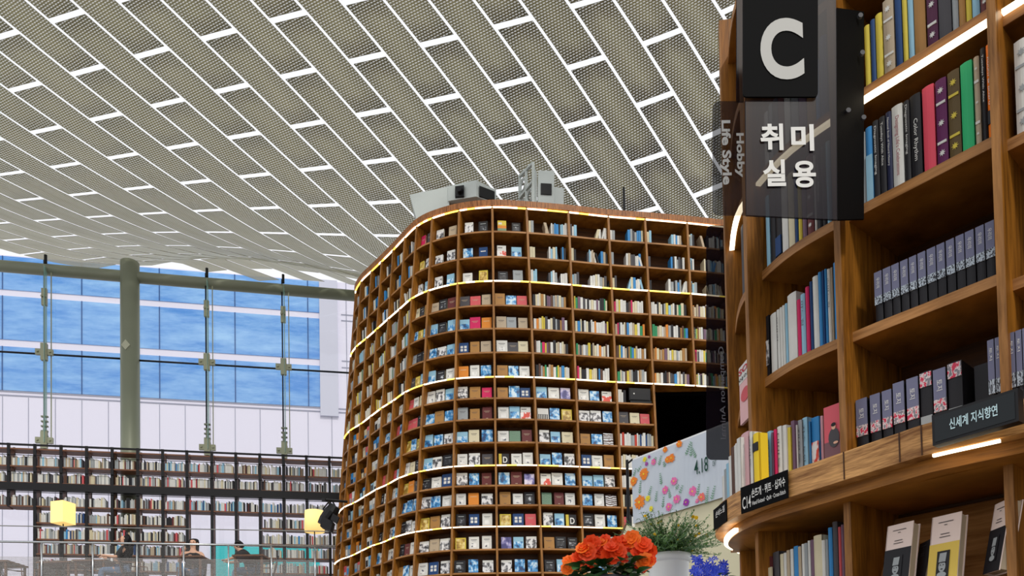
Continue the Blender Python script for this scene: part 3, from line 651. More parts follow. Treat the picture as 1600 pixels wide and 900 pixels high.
def bdiv(s, z0, z1, d0=-.055, w=.02, m='wood_v'):
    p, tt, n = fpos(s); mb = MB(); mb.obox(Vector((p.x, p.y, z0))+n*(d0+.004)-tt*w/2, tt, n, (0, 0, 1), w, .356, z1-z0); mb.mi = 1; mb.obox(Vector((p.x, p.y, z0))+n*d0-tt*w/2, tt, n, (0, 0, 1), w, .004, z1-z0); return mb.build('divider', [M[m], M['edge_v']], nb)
SEND = _len[-1]
for s in (S3, S2, S1, S1+.45): bdiv(s, .75, 2.75)
S0 = .16
bdiv(S0, .75, 2.75, -.03, .03)
SHELVES = {'top2': 2.215, 'led': 1.86, 'b': 1.513, 'c': 1.142}
cells = [(S0, S3), (S3, S2), (S2, S1), (S1, S1+.45)]
for zt_ in (2.6, 2.215, 1.86, 1.513, 1.142):
    for s0, s1 in cells:
        zz = zt_ - (.03 if s0 == S1 else 0); th_ = .044 if zt_ in (1.86, ) else .03
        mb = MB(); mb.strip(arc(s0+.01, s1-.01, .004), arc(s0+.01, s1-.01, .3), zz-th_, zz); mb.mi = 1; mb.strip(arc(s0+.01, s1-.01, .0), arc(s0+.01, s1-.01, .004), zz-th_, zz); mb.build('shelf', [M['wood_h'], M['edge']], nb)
for s0, s1 in [(.17, S2), (S2, S1), (S1, S1+.4)]:
    mb = MB(); A = arc(s0+.012, s1-.012, -.014); B = arc(s0+.012, s1-.012, .004); mb.strip(A, B, 1.813, 1.8235); tag(mb.build('light_strip', M['led'], nb), 'glowing light strip under the shelf')
mb = MB(); mb.strip(arc(.02, SEND-.02, .30), arc(.02, SEND-.02, .325), -1.3, 2.75); mb.build('back_panel', M['wood_back'], nb)
# outer rounded side left of the first divider
mb = MB(); p, tt, n = fpos(S0)
# ledge (desk ring) and its underside
DC = smooth([(.93, 3.12), (.84, 3.0), (.785, 2.9), (.762, 2.79), (.762, 2.68), (.786, 2.56), (.825, 2.46), (.878, 2.37), (.973, 2.207), (1.06, 2.06), (1.11, 1.985), (1.26, 1.84), (1.42, 1.655), (1.56, 1.50)])
DB = offset(DC, .26)
mb = MB(); mb.strip(DC, DB, .668, .75); mb.build('ledge', M['desk'], nb)
def dpos(px, z):
    i = min(range(20, len(DC)), key=lambda i: abs(pxof((DC[i].x, DC[i].y, z))-px)); return i
mb = MB(); D1_ = offset(DC, .045); D2_ = offset(DC, .10); mb.strip(D1_, D2_, .632, .668); mb.strip(arc(.12, SEND-.02, -.03), arc(.12, SEND-.02, .3), .633, .667); mb.build('ledge_rim', M['wood_h'], nb)
mb = MB(); mb.strip(offset(DC, .03)[0:17], offset(DC, .045)[0:17], .636, .65); tag(mb.build('light_strip', M['led'], nb), 'glowing light strip under the ledge')
mb = MB(); i0 = dpos(1460, .66); i1 = dpos(1566, .66); mb.strip(offset(DC, -.006)[i0:i1+1], offset(DC, .004)[i0:i1+1], .657, .664); tag(mb.build('light_strip', M['led'], nb), 'glowing light strip under the framed sign')
for k in (dpos(1325, .72), dpos(1400, .70), dpos(1443, .70)):
    p = DC[k]; mb = MB(); t = (DC[k+1]-DC[k-1]).normalized(); n = Vector((-t.y, t.x, 0)); mb.obox(Vector((p.x, p.y, .67))-n*.0015, t, n, (0, 0, 1), .004, .01, .08); mb.build('ledge_joint', M['wood_back'], nb)
# lower body
L3, L2, L1 = s_at(1184, .45, .0), s_at(1326, .45, .0), s_at(1579, .45, .0)
LL = s_at(1152, .5, .0)
for s in (LL, L3, L2, L1): bdiv(s, -1.3, .64, .0, .022)
for s0, s1 in ((LL, L3), (L3, L2), (L2, L1), (L1, L1+.35)):
    mb = MB()
    for z in (.33 if s0 >= L2 else .27, -.1, -.6): mb.strip(arc(s0+.011, s1-.011, .004), arc(s0+.011, s1-.011, .3), z-.03, z)
    mb.build('lower_shelf', M['wood_h'], nb)
a = arc(L2+.012, L1-.012, .12); b = arc(L2+.012, L1-.012, .285); mb = MB()
for i in range(len(a)-1): mb.hexa([(a[i].x, a[i].y, .33), (a[i+1].x, a[i+1].y, .33), (b[i+1].x, b[i+1].y, .33), (b[i].x, b[i].y, .33), (b[i].x-.01, b[i].y-.01, .615), (b[i+1].x-.01, b[i+1].y-.01, .615), (b[i+1].x, b[i+1].y, .62), (b[i].x, b[i].y, .62)])
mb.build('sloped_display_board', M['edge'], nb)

# ---- near books
def near_book(s, w, z, h, code, label, title=None, tcol='letter', orn=None, depth=.16, d0=.012, band=None, group=None, lean=0, bd=.01):
    p, tt, n = fpos(s + w/2, d0); p = p - tt*w/2; p.z = z
    up = (Vector((0, 0, 1))*math.cos(lean)+tt*math.sin(lean)); cv = BK[code] if isinstance(code, str) else code
    b = thing('book', (p.x, p.y, z), label, 'book', group); g = w*.94
    mb = MB(); th = min(.003, w*.12)
    mb.obox(p, tt, n, up, th, depth, h); mb.obox(p+tt*(g-th), tt, n, up, th, depth, h)
    k = 5; prev = None                                             # slightly rounded spine
    for i in range(k+1):
        a = i/k; q = p + tt*(g*a) - n*(.0035*math.sin(PI*a)); 
        if prev is not None: mb.hexa([prev, q, q+n*.008, prev+n*.008, prev+up*h, q+up*h, q+up*h+n*.008, prev+up*h+n*.008])
        prev = q
    mb.build('cover', cv, b)
    mb = MB(); mb.obox(p+tt*th+n*.008+up*.004, tt, n, up, g-2*th, depth-.012, h-.008); mb.build('page_block', BK['c'], b)
    fr = p - n*.0048
    if title:
        mb = MB(); tl = h*(title[1] if isinstance(title, tuple) else .5); tx = title[0] if isinstance(title, tuple) else title; st = title[2] if isinstance(title, tuple) and len(title) > 2 else .12
        put_text(mb, tx, fr-n*.0012+up*(h*(1-st))+tt*(g*.28), -up, tt, tl, g*.46); mb.build('spine_title', M[tcol], b)
    if orn:
        for z0 in (.24, .70):
            mb = MB(); mb.obox(fr+up*h*z0+tt*g*.08, tt, n, up, g*.84, .003, h*.03); mb.build('spine_band', BK[orn], b)
        for zc in (.86, .13, .48):
            ctr = fr+up*h*zc+tt*g*.5-n*.0005; mb = MB(); vv_ = []
            for q in range(16):
                an = q*PI/8; r_ = g*(.32 if q % 2 == 0 else .15); vv_.append(ctr+tt*math.cos(an)*r_+up*math.sin(an)*r_*1.15)
            mb.face(vv_); mb.build('spine_emblem', BK[orn], b)
    if band:
        for (z0, z1, m) in band:
            mb = MB(); mb.obox(fr+up*h*z0-n*.0002+tt*g*.02, tt, n, up, g*.96, .004, h*(z1-z0)); mb.build('paper_band' if z1-z0 < .5 else 'jacket', m, b)
    return b
def near_row(z, items, place, d0=.012, group=None, depth=.16):
    """items: (px_left, px_right, height, colour code, name or None, options)"""
    for j, it in enumerate(items):
        x0, x1, h, c, nm = it[:5]; kw = dict(it[5]) if len(it) > 5 else {}
        dd = kw.pop('d0', d0); dp_ = kw.pop('depth', depth)
        sa = s_at(x0, z+h*.2, dd); sb = s_at(x1, z+h*.2, dd)
        n = len(items); pos = ORD[j] if j else 'first'
        if j == n-1: pos = 'last'
        lab = '%s, %s from left %s' % (nm or (CN[c] + ' book'), pos, place)
        if j == n-1: lab = '%s, rightmost %s' % (nm or (CN[c] + ' book'), place)
        near_book(sa, max(.006, sb-sa), z, h, kw.pop('mat', c), lab, d0=dd, group=group, depth=dp_, **kw)
def zx(v, s, o): return o + v/s
R2 = lambda a: 1300+a/2.57
near_row(1.86, [(R2(a), R2(b), h, c, nm, kw) for a, b, h, c, nm, kw in (
 (135, 158, .19, 'y', 'slim yellow book', {'title': ('Korea', .5)} if False else {}), (160, 179, .195, 'n', 'slim navy book', {}), (181, 208, .2, 'y', 'ochre yellow book', {}),
 (211, 256, .225, 'e', 'brown ornamented hardback', {'orn': 'w'}), (258, 286, .235, 'n', 'blue hardback', {'title': 'Meditations'} if False else {}), (288, 308, .24, 'y', 'pale yellow book', {}), (310, 332, .24, 'l', 'pale blue book', {}),
 (334, 380, .245, 't', 'wide olive gold book', {}), (383, 428, .25, 'm', 'purple ornamented book', {'orn': 'w', 'mat': mat('purple cloth', (84, 34, 66), .6)}), (430, 482, .245, 'd', 'wide charcoal book', {}), (484, 508, .22, 'g', 'short grey book', {}),
 (510, 536, .22, 't', 'tan book', {}), (538, 562, .23, 'y', 'mustard book', {}), (564, 594, .235, 'l', 'mint pale book', {}), (596, 632, .24, 'm', 'dark purple ornamented book', {'orn': 'w'}))], 'above the long light strip')
M['navy_m'] = mat('ink navy cloth', (18, 26, 64), .5); M['mint'] = BK['G']; M['gold'] = mat('gold foil', (196, 160, 90), .4, .3)
near_row(1.513, [(R2(a), R2(b), h, c, nm, kw) for a, b, h, c, nm, kw in (
 (116, 142, .222, 'g', 'light grey slim book', {'title': ('AN INTRODUCTION TO DRAFTING', .6)} if False else {}), (143, 169, .228, 'b', 'bright blue slim book', {'band': [(.0, .62, BK['l'])]}),
 (171, 194, .235, 'k', 'black book titled in white', {'title': ('Diagnostic Imaging', .62, .08)}), (196, 221, .235, 'k', 'black book lettered Tuesdays', {'title': ('Tuesdays With Alice', .55, .08)}),
 (223, 246, .238, 'n', 'navy blue lettered book', {'mat': M['navy_m'], 'title': ('National Book of Natural History', .6, .08)}), (248, 293, .243, 'w', 'wide white book with red lettering', {'title': ("Designing Life's Celebrations", .72, .14), 'tcol': 'redtxt'}),
 (295, 319, .24, 'k', 'slim black lettered book', {'title': ('Diagnostic Imaging', .6, .06)}), (321, 366, .243, 'k', 'wide black book with white title', {'title': ('Color Rhythm', .5, .3)}),
 (370, 420, .245, 's', 'pink red cloth book', {'mat': mat('coral cloth', (228, 78, 98), .6)}), (423, 470, .243, 'm', 'purple book with silver flowers', {'orn': 'w', 'mat': mat('plum cloth', (96, 30, 84), .6)}),
 (473, 522, .245, 't', 'olive brown book with gold flowers', {'orn': 'y', 'mat': mat('olive cloth', (92, 74, 40), .6)}), (525, 574, .247, 'G', 'emerald green cloth book', {'mat': mat('emerald cloth', (44, 178, 112), .6)}),
 (577, 602, .245, 'e', 'pale tan book', {'orn': 'w'}), (604, 626, .258, 'k', 'tall black book titled', {'title': ('Tuesdays With Alice', .5, .08)}), (628, 652, .258, 'o', 'orange book with black foot', {'mat': mat('orange cloth', (240, 118, 22), .6), 'title': ('Room & Board', .5, .14), 'band': [(.16, .3, BK['k'])]}))] if 'redtxt' in M or M.setdefault('redtxt', mat('dark red print', (150, 40, 60), .6)) else [], 'on shelf below the long light strip')
# identical volumes with portrait bands
def band_mat(name, base):
    return photo(name, base, 5)
M['band1'] = photo('portrait band', [(.4, (60, 62, 74)), (.5, (200, 214, 226)), (.6, (40, 40, 50))], 3)
M['band2'] = photo('red portrait band', [(.42, (196, 30, 70)), (.5, (222, 214, 214)), (.58, (120, 116, 124))], 3)
M['slate'] = mat('slate lilac jacket', (112, 114, 140), .6)
R4 = lambda a: 1300+a/2.433
bx = [167, 200, 233, 265, 300, 332, 367, 405, 440, 477, 513, 552, 590, 630]
near_row(1.142, [(R4(bx[i]), R4(bx[i+1]-3), .152, 'k', 'small slate volume with portrait band', {'band': [(.52, 1.0, M['slate']), (.36, .52, M['band1'])], 'title': ('\uc6b0\ub9ac\uc758', .2, .12)}) for i in range(13)], 'on the shelf above the ledge', group='matching slate volumes in one row', depth=.11)
i3 = [(97, 143), (151, 192), (197, 236), (239, 284), (291, 338), (342, 388), (392, 443), (447, 504)]
rows3 = []
for i, (a, b) in enumerate(i3):
    if i in (5, 7): rows3.append((R4(a), R4(b), .198, 'k', 'black volume standing upside down with grey foot', {'band': [(.78, .98, M['band2']), (0, .36, BK['g'])]}))
    else: rows3.append((R4(a), R4(b), .18 + (.012 if i > 2 else 0), 'k', 'thick slate volume with red portrait band', {'band': [(.56, 1.0, M['slate']), (.38, .56, M['band2'])], 'title': ('\ud1a0\uc9c0', .16, .16)}))
near_row(.75, rows3, 'behind the framed sign', d0=.0, group='thick slate volumes on the ledge')
# slipcase box after them
p, tt, n = fpos(s_at(1517, .85, .0)); sb_ = thing('slipcase', (p.x, p.y, .75), 'black open slipcase on the ledge between the thick and thin slate volumes', 'box')
mb = MB(); L_ = .05; o = p+n*.03; o.z = .795; mb.obox(o, tt, n, (0, 0, 1), .10, .16, .135); mb.build('case', BK['k'], sb_)
mb = MB(); o = p+n*.05; o.z = .75; mb.obox(o, tt, n, (0, 0, 1), .09, .12, .045); mb.build('pages', BK['c'], sb_)
bx = [(600, 627), (629, 651), (653, 677), (680, 705), (707, 732), (735, 760)]
near_row(.75, [(R4(a), R4(b), .21, 'k', 'thin slate volume with grey portrait band', {'band': [(.5, 1.0, M['slate']), (.32, .5, M['band1'])], 'title': ('\ud1a0\uc9c0', .16, .1)}) for a, b in bx], 'on ledge right of the slipcase', d0=-.03, group='thin slate volumes on the ledge')
# left cells ---------------------------------------------------
R3 = lambda a: 1100+a/2.5
R5 = lambda a: 1100+a/3.215
R1 = lambda a: 1100+a/2.572
near_row(1.86, [(R1(a), R1(b), h, c, None, {}) for a, b, h, c in ((245, 262, .19, 'w'), (264, 278, .2, 'g'), (280, 300, .2, 'd'), (302, 324, .205, 'm'), (326, 350, .2, 'w'), (352, 382, .21, 'g'), (384, 414, .21, 'h'), (416, 450, .2, 't'), (452, 468, .2, 'b'), (470, 500, .26, 'n'), (502, 520, .25, 'd'))], 'behind the large letter sign')
near_row(1.513, [(R3(a), R3(b), h, c, nm, kw) for a, b, h, c, nm, kw in ((245, 260, .25, 'l', None, {}), (262, 282, .25, 'k', None, {}), (283, 305, .25, 'k', 'black book with blue foot', {'band': [(.05, .3, BK['n'])]}), (307, 330, .25, 'w', None, {}), (332, 355, .25, 'c', None, {}), (357, 369, .25, 'n', None, {}), (371, 384, .24, 'y', None, {}),
 (386, 402, .25, 'h', None, {}), (404, 431, .26, 'm', 'purple ornamented book', {'orn': 'w'}), (433, 442, .25, 'w', None, {}), (444, 462, .26, 'k', 'black book titled in white', {'title': ('Color Rhythm', .45, .2)}), (464, 480, .26, 'k', None, {}), (482, 500, .265, 'l', None, {}), (502, 518, .25, 'd', None, {}))], 'on the shelf under the letter sign')
near_row(1.142, [(R3(a), R3(b), h, c, nm, kw) for a, b, h, c, nm, kw in ((206, 262, .215, 'k', 'thick black book with pale photo', {'band': [(.2, .6, PH['B'])]}), (265, 288, .205, 'w', None, {}), (290, 300, .205, 'w', None, {'title': ('\ubaa8\ubc14\uc77c', .4), 'tcol': 'greytxt'}), (301, 311, .205, 'w', None, {}), (312, 321, .205, 'w', None, {}), (322, 331, .205, 'l', None, {}), (333, 366, .225, 'w', 'thick white book', {}),
 (368, 382, .19, 'p', 'pink slim book', {}), (384, 400, .2, 'l', None, {'title': ('\ubc14\ub290\uc9c8', .4), 'tcol': 'greytxt'}), (401, 416, .215, 'p', 'magenta slim book', {}), (418, 430, .225, 'n', None, {}), (431, 452, .235, 'w', None, {}), (453, 466, .24, 'b', None, {}), (467, 476, .24, 'n', None, {}), (477, 487, .24, 'b', None, {}), (488, 500, .235, 'w', None, {'title': ('\uc190\ubc14\ub290\uc9c8', .4), 'tcol': 'greytxt'}), (501, 510, .235, 'e', None, {}), (512, 530, .245, 'b', 'bright cyan book', {}))] if M.setdefault('greytxt', mat('grey print', (90, 90, 96), .7)) else [], 'in the rounded left bay')
_LB = [(R5(a), R5(b), h, c, nm, kw) for a, b, h, c, nm, kw in ((163, 175, .185, 'w', None, {}), (176, 190, .19, 'w', None, {}), (192, 233, .2, 's', 'pale pink covered book', {'mat': mat('pale pink cover', (214, 170, 174), .6)}), (235, 251, .19, 'w', None, {'title': ('\ucf54\ubc14\ub298', .5), 'tcol': 'greytxt'}),
 (253, 283, .175, 'y', 'bright yellow book with black dot', {'mat': mat('bright yellow cover', (240, 206, 40), .6), 'band': [(.66, .82, BK['k'])]}), (285, 297, .17, 'c', None, {}), (298, 310, .18, 'w', None, {}), (311, 320, .185, 'n', None, {}), (322, 344, .19, 'l', None, {'title': ('\uc190\ub728\uac1c \uc218\uc5c5', .6), 'tcol': 'greytxt'}), (345, 355, .18, 'h', None, {}),
 (356, 371, .185, 'p', 'crimson slim book', {}), (373, 396, .19, 'w', None, {'title': ('\ub300\ubc14\ub298', .6), 'tcol': 'greytxt'}), (397, 420, .19, 'w', None, {}), (421, 441, .18, 'y', None, {}), (443, 461, .2, 'h', None, {}), (463, 475, .185, 'w', None, {}), (476, 499, .2, 'g', None, {'title': ('\uc7ac\ubd09\ud2c0', .6), 'tcol': 'greytxt'}),
 (501, 523, .205, 'l', None, {'title': ('\uc790\uc218 \ub3c4\uc548', .6), 'tcol': 'greytxt'}), (525, 541, .19, 'b', None, {}), (543, 583, .2, 'b', 'teal book with pink and red picture', {'band': [(.1, .6, PH['r'])]}), (585, 604, .2, 's', 'light pink spined book', {'mat': mat('light pink cover', (236, 180, 190), .6)}))]
for _i, _b in enumerate(_LB):                                        # the row steps back behind the first divider
    _b[5]['d0'] = -.078 if _i < 5 else max(-.02, -.078+.009*(_i-4)); _b[5]['depth'] = .036 if _i < 5 else .06 if _i < 8 else .14
near_row(.75, _LB, 'on the ledge above C14 label')
near_row(1.483, [(1588, 1614, .25, 'w', 'pale grey ornamented book', {'orn': 'g'}), (1616, 1634, .24, 't', None, {})], 'in the bay at the right frame edge')
# book with a figure on its pink cover, facing out on the ledge
pz = fpos(s_at(1288, .85, -.02), -.02); pk = thing('book', (pz[0].x, pz[0].y, .75), 'pink and mauve book showing a small seated man, facing out on the ledge', 'book')
p, tt, n = pz; w = .088; h = .185; o = p - tt*.0; o.z = .75
p0 = fpos(s_at(1289, .8, -.02), -.02)[0]; o = Vector((p0.x, p0.y, .75))
mb = MB(); mb.obox(o, tt, n, (0, 0, 1), w, .02, h); mb.build('cover', mat('rose cover', (212, 92, 104), .6), pk)
mb = MB(); fr = o-n*.0015; mb.obox(fr, tt, n, (0, 0, 1), w, .001, h*.4)
mb.build('cover_band', mat('mauve brown band', (120, 84, 92), .6), pk)
mb = MB(); fz = fr-n*.002+tt*w*.38
def disc(mb, c, a, b, rx, ry, n=14): mb.face([c+a*math.cos(2*PI*i/n)*rx+b*math.sin(2*PI*i/n)*ry for i in range(n)])
Z = Vector((0, 0, 1)); disc(mb, fz+Z*h*.45, tt, Z, .018, .03); mb.build('figure_coat', BK['d'], pk)
mb = MB(); disc(mb, fz+Z*h*.63-n*.0005, tt, Z, .007, .009); disc(mb, fz+Z*h*.36+tt*.006-n*.001, tt, Z, .008, .004); mb.build('figure_face', M['skin'], pk)
mb = MB(); disc(mb, fz+Z*h*.665-n*.001, tt, Z, .008, .006); mb.build('figure_hair', M['hair'], pk)
# books left of that, on the curling end of the ledge
near_row(.75, [(R5(a), R5(b), h, c, None, {}) for a, b, h, c in ((140, 161, .2, 'u'),)], 'at the rounded end of the ledge', d0=.0) if False else None
di = [i for i in range(10, 26)]
for j, (px_, h, c) in enumerate(((1128, .15, 'w'), (1131.5, .16, 'g'), (1135, .165, 'l'), (1139, .175, 'w'), (1143, .19, 'u'), (1148, .18, 'w'), (1152.5, .185, 'w'))):
    i = min(di, key=lambda i: abs(pxof((DC[i].x+.04, DC[i].y+.02, .8))-px_)); q0 = at(px_, 740, 2.9-.05*j); t = Vector((.25, -.97, 0)).normalized(); n = Vector((-t.y, t.x, 0))
    b = thing('book', (q0.x, q0.y, .75), '%s slim book, %s from left at rounded end of the ledge' % (CN[c], 'first' if j == 0 else ORD[j]), 'book')
    o = Vector((q0.x, q0.y, .75)); mb = MB(); mb.obox(o, t, n, (0, 0, 1), .022, .003, h); mb.obox(o, t, n, (0, 0, 1), .002, .14, h); mb.obox(o+t*.02, t, n, (0, 0, 1), .002, .14, h); mb.build('cover', BK[c], b)
    mb = MB(); mb.obox(o+t*.002+n*.004+Z*.003, t, n, (0, 0, 1), .018, .13, h-.006); mb.build('page_block', BK['c'], b)
# narrow far-left bay: magazine and pale books
mz = thing('magazine', at(1165, 665, 2.75), 'pink and white magazine facing out in the narrow bay at the bookcase edge', 'magazine')
mb = MB(); a = at(1157, 665, 2.78); b = at(1174, 659, 2.68); tt_ = Vector((b.x-a.x, b.y-a.y, 0)); ww = tt_.length; tt_.normalize(); nn_ = Vector((-tt_.y, tt_.x, 0)); a.z = 1.03 if False else a.z
hh = at(1157, 576, 2.78).z-a.z; mb.obox(a, tt_, nn_, (0, 0, 1), ww, .01, hh); mb.build('cover', mat('blush cover', (226, 180, 180), .5), mz)
mb = MB(); mb.obox(a-nn_*.001+Z*hh*.7, tt_, nn_, (0, 0, 1), ww, .001, hh*.29); mb.build('masthead_panel', BK['w'], mz)
mb = MB(); put_text(mb, 'SO', a-nn_*.003+Z*hh*.84+tt_*.004, tt_, Z, ww*.8, hh*.1, .02); mb.build('masthead', mat('red print', (190, 40, 60), .6), mz)
mb = MB(); put_text(mb, '\uc544\uc774', a-nn_*.003+Z*hh*.72+tt_*.004, tt_, Z, ww*.8, hh*.07, .01); mb.build('subtitle', BK['k'], mz)
mb = MB(); disc(mb, a-nn_*.002+Z*hh*.45+tt_*ww*.55, tt_, Z, ww*.4, hh*.12); mb.build('cover_picture', BK['s'], mz)
near_row(1.513, [(x, x+3.4, .27, c, None, {}) for x, c in ((1160.5, 'd'), (1164, 'w'), (1168, 'w'))], 'in the narrow bay at the bookcase edge')
# lower bay books
lowz = .27
near_row(lowz, [(R5(a), R5(b), h, c, nm, {}) for a, b, h, c, nm in ((290, 352, .275, 'm', 'dark maroon book with round emblem'), (356, 386, .285, 'd', None), (391, 407, .27, 'c', None), (409, 424, .27, 'w', None), (426, 440, .275, 'e', None), (442, 458, .275, 'w', None), (460, 482, .28, 'b', None), (484, 498, .275, 'e', None), (500, 514, .28, 'w', None), (516, 530, .28, 'g', None), (532, 544, .285, 'w', None), (546, 558, .285, 'h', None),
 (561, 600, .295, 'c', 'cream book with black mark'), (603, 618, .275, 'w', None), (620, 634, .275, 'g', None), (637, 655, .31, 'b', None), (657, 682, .325, 'd', 'tall charcoal book'), (685, 700, .305, 's', None), (702, 716, .31, 'h', None))], 'in the bay below the ledge', d0=.05)
near_row(lowz, [(x, x+4, .22, c, None, {}) for x, c in ((1163, 'w'), (1167.5, 'w'), (1172, 'c'), (1176, 'w'))] if False else [(R5(a), R5(b), h, c, None, {}) for a, b, h, c in ((205, 216, .235, 'w'), (218, 229, .24, 'w'), (231, 242, .245, 'g'), (244, 254, .245, 'w'))], 'in the narrow bay below the ledge', d0=.05)
p, tt, n = fpos(s_at(1197, .5, .035), .035); cb = thing('booklet', (p.x, p.y, lowz), 'small cream booklet leaning before the dark maroon book below the ledge', 'booklet')
mb = MB(); o = p.copy(); o.z = lowz; mb.obox(o, tt, n, (0, 0, 1), .034, .006, .235); mb.build('cover', BK['c'], cb)
mb = MB(); put_text(mb, '\ud55c', o-n*.002+tt*.017+Z*.19, tt, Z, .014, .016, .01, True); mb.build('title', BK['d'], cb)
# display books below the ledge ------------------------------------------------
def display_book(x0, x1, yt, yb, Y, cA, cB, split, label, thick=.03, pages=True, portrait=True):
    A = at(x0, yb, Y); B = at(x1, yb-4, Y-.07); t = Vector((B.x-A.x, B.y-A.y, 0)); w = t.length; t.normalize(); n = Vector((-t.y, t.x, 0)); T = at(x0+8, yt, Y+.02)
    h = (T.z-A.z)*1.02; up = (Z*math.cos(.2)+n*math.sin(.2)).normalized(); nn = (n*math.cos(.2)-Z*math.sin(.2)).normalized()
    b = thing('book', A, label, 'book'); mb = MB(); mb.obox(A, t, nn, up, w, .003, h); mb.obox(A, t, nn, up, .003, thick, h); mb.obox(A+nn*thick, t, nn, up, w, .003, h); mb.build('cover', cA, b)
    mb = MB(); mb.obox(A+nn*.003+t*.003+up*.004, t, nn, up, w-.006, thick-.003, h-.008); mb.build('page_block', BK['e'], b)
    if cB: mb = MB(); mb.obox(A-nn*.001, t, nn, up, w, .0008, h*split); mb.build('cover_band', cB, b)
    mb = MB(); f = A-nn*.0022+t*w*.5
    for zc, ww in ((.9, .5), (.86, .1), (.74, .3), (.7, .36)): mb.obox(f+up*h*zc-t*w*ww/2, t, nn, up, w*ww, .0005, h*.008)
    mb.build('title_lines', BK['d'], b)
    if portrait:
        q = A-nn*.003+t*w*.5+up*h*split*.52
        mb = MB(); mb.obox(q-t*w*.2-up*h*.17-nn*0, t, nn, up, w*.42, .0006, h*.36); mb.build('portrait_ground', BK['k'], b)
        mb = MB(); qq = q-nn*.001; disc(mb, qq-up*h*.02, t, up, w*.12, h*.075); mb.face([qq-t*w*.13+up*h*.03, qq+t*w*.1+up*h*.03, qq+t*w*.13+up*h*.16, qq-t*w*.1+up*h*.16]); disc(mb, qq-up*h*.13, t, up, w*.16, h*.04); mb.build('portrait', BK['g'], b)
        mb = MB(); qq = q-nn*.002; disc(mb, qq-t*w*.05, t, up, w*.018, h*.008); disc(mb, qq+t*w*.045, t, up, w*.018, h*.008); disc(mb, qq-up*h*.055, t, up, w*.04, h*.007); mb.obox(qq-t*w*.13+up*h*.028, t, nn, up, w*.25, .0004, h*.01); mb.build('portrait_features', BK['k'], b)
    return b
M['blushpaper'] = mat('blush paper', (226, 206, 196), .6)
display_book(1377, 1418, 823, 925, 2.22, M['blushpaper'], BK['k'], .62, 'pale and black display book with portrait, leftmost below the ledge')
display_book(1424, 1441, 853, 925, 2.22, BK['k'], None, 0, 'plain black thin book between the two portrait display books', .02, portrait=False)
display_book(1447, 1494, 809, 925, 2.13, M['blushpaper'], mat('yellow cover band', (216, 186, 84), .6), .62, 'cream and yellow display book with portrait, middle below the ledge')
display_book(1536, 1561, 792, 898, 2.06, M['blushpaper'], BK['k'], .62, 'pale and black display book with portrait, rightmost below the ledge')

# ---- signs on the near bookcase
def plaque(px0, px1, name, label, rows):
    i0 = dpos(px0, .71); i1 = dpos(px1, .71); A = DC[i0]; B = DC[i1]; t = (B-A); w = t.length; t.normalize(); n = Vector((-t.y, t.x, 0))
    return A, t, n, w
def plaq_pts(xa, xb, z):
    def fnd(x):
        best = None
        for i in range(len(DC)-1):
            for s in range(10):
                p = DC[i].lerp(DC[i+1], s/10)
                e = abs(pxof((p.x, p.y, z))-x)
                if p.y < 2.8 and (best is None or e < best[0]): best = (e, p)
        return best[1]
    return fnd(xa), fnd(xb)
A, B = plaq_pts(1162, 1235, .71); t = B-A; w = t.length; t.normalize(); n = Vector((-t.y, t.x, 0)); bulge = .012
sg = thing('label_plate', (A.x, A.y, .67), 'black label plate reading C14 on the curved ledge edge', 'sign')
o = Vector((A.x, A.y, .664))-n*bulge; mb = MB(); mb.obox(o, t, n, Z, w, .004, .088); mb.build('plate', M['sign_black'], sg)
mb = MB(); f = o-n*.001
put_text(mb, 'C14', f+t*w*.04+Z*.012, t, Z, w*.19, .04, .01); put_text(mb, '\uc190\ub728\uac1c \u00b7 \ud034\ud2b8 \u00b7 \uc2ed\uc790\uc218', f+t*w*.25+Z*.04, t, Z, w*.71, .03, .015)
put_text(mb, 'Hand Knitted \u00b7 Quilt \u00b7 Cross-Stitch', f+t*w*.26+Z*.013, t, Z, w*.7, .016, .008); mb.build('lettering', M['letter'], sg)
A, B = plaq_pts(1117, 1124, .71)
A = Vector((.757, 2.80, 0)); B = Vector((.766, 2.665, 0)); t = B-A; w = t.length; t.normalize(); n = Vector((-t.y, t.x, 0))
sg = thing('label_plate', (A.x, A.y, .67), 'black label plate turned away at the ledge rounded end', 'sign')
o = Vector((A.x, A.y, .67))-n*.006; mb = MB(); mb.obox(o, t, n, Z, w, .004, .075); mb.build('plate', M['sign_black'], sg)
mb = MB(); put_text(mb, '\uc190\ubc14\ub290\uc9c8', o-n*.001+t*w*.2+Z*.038, t, Z, w*.7, .024, .01); put_text(mb, 'Sewing', o-n*.001+t*w*.2+Z*.012, t, Z, w*.7, .012, .01) if False else None; mb.build('lettering', M['letter'], sg)
# framed sign
A = at(1457, 688, 1.93); B = at(1592, 655, 1.77); t = Vector((B.x-A.x, B.y-A.y, 0)); w = t.length; t.normalize(); n = Vector((-t.y, t.x, 0)); h = .078
A.z = .668; sg = thing('framed_sign', (A.x, A.y, A.z), 'black framed sign with white Korean letters mounted on the ledge', 'sign')
mb = MB(); mb.obox(A, t, n, Z, w, .03, h); mb.build('frame', M['black'], sg)
mb = MB(); mb.obox(A-n*.0015+t*.007+Z*.007, t, n, Z, w-.014, .002, h-.014); mb.build('face', mat('chalk black face', (26, 32, 36), .5), sg)
mb = MB(); put_text(mb, '\uc2e0\uc138\uacc4 \uc9c0\uc2dd\ud5a5\uc5f0', A-n*.003+t*w*.5+Z*h*.52, t, Z, w*.56, h*.36, .02, True); mb.build('lettering', mat('pale blue lettering', (196, 224, 230), .6), sg)

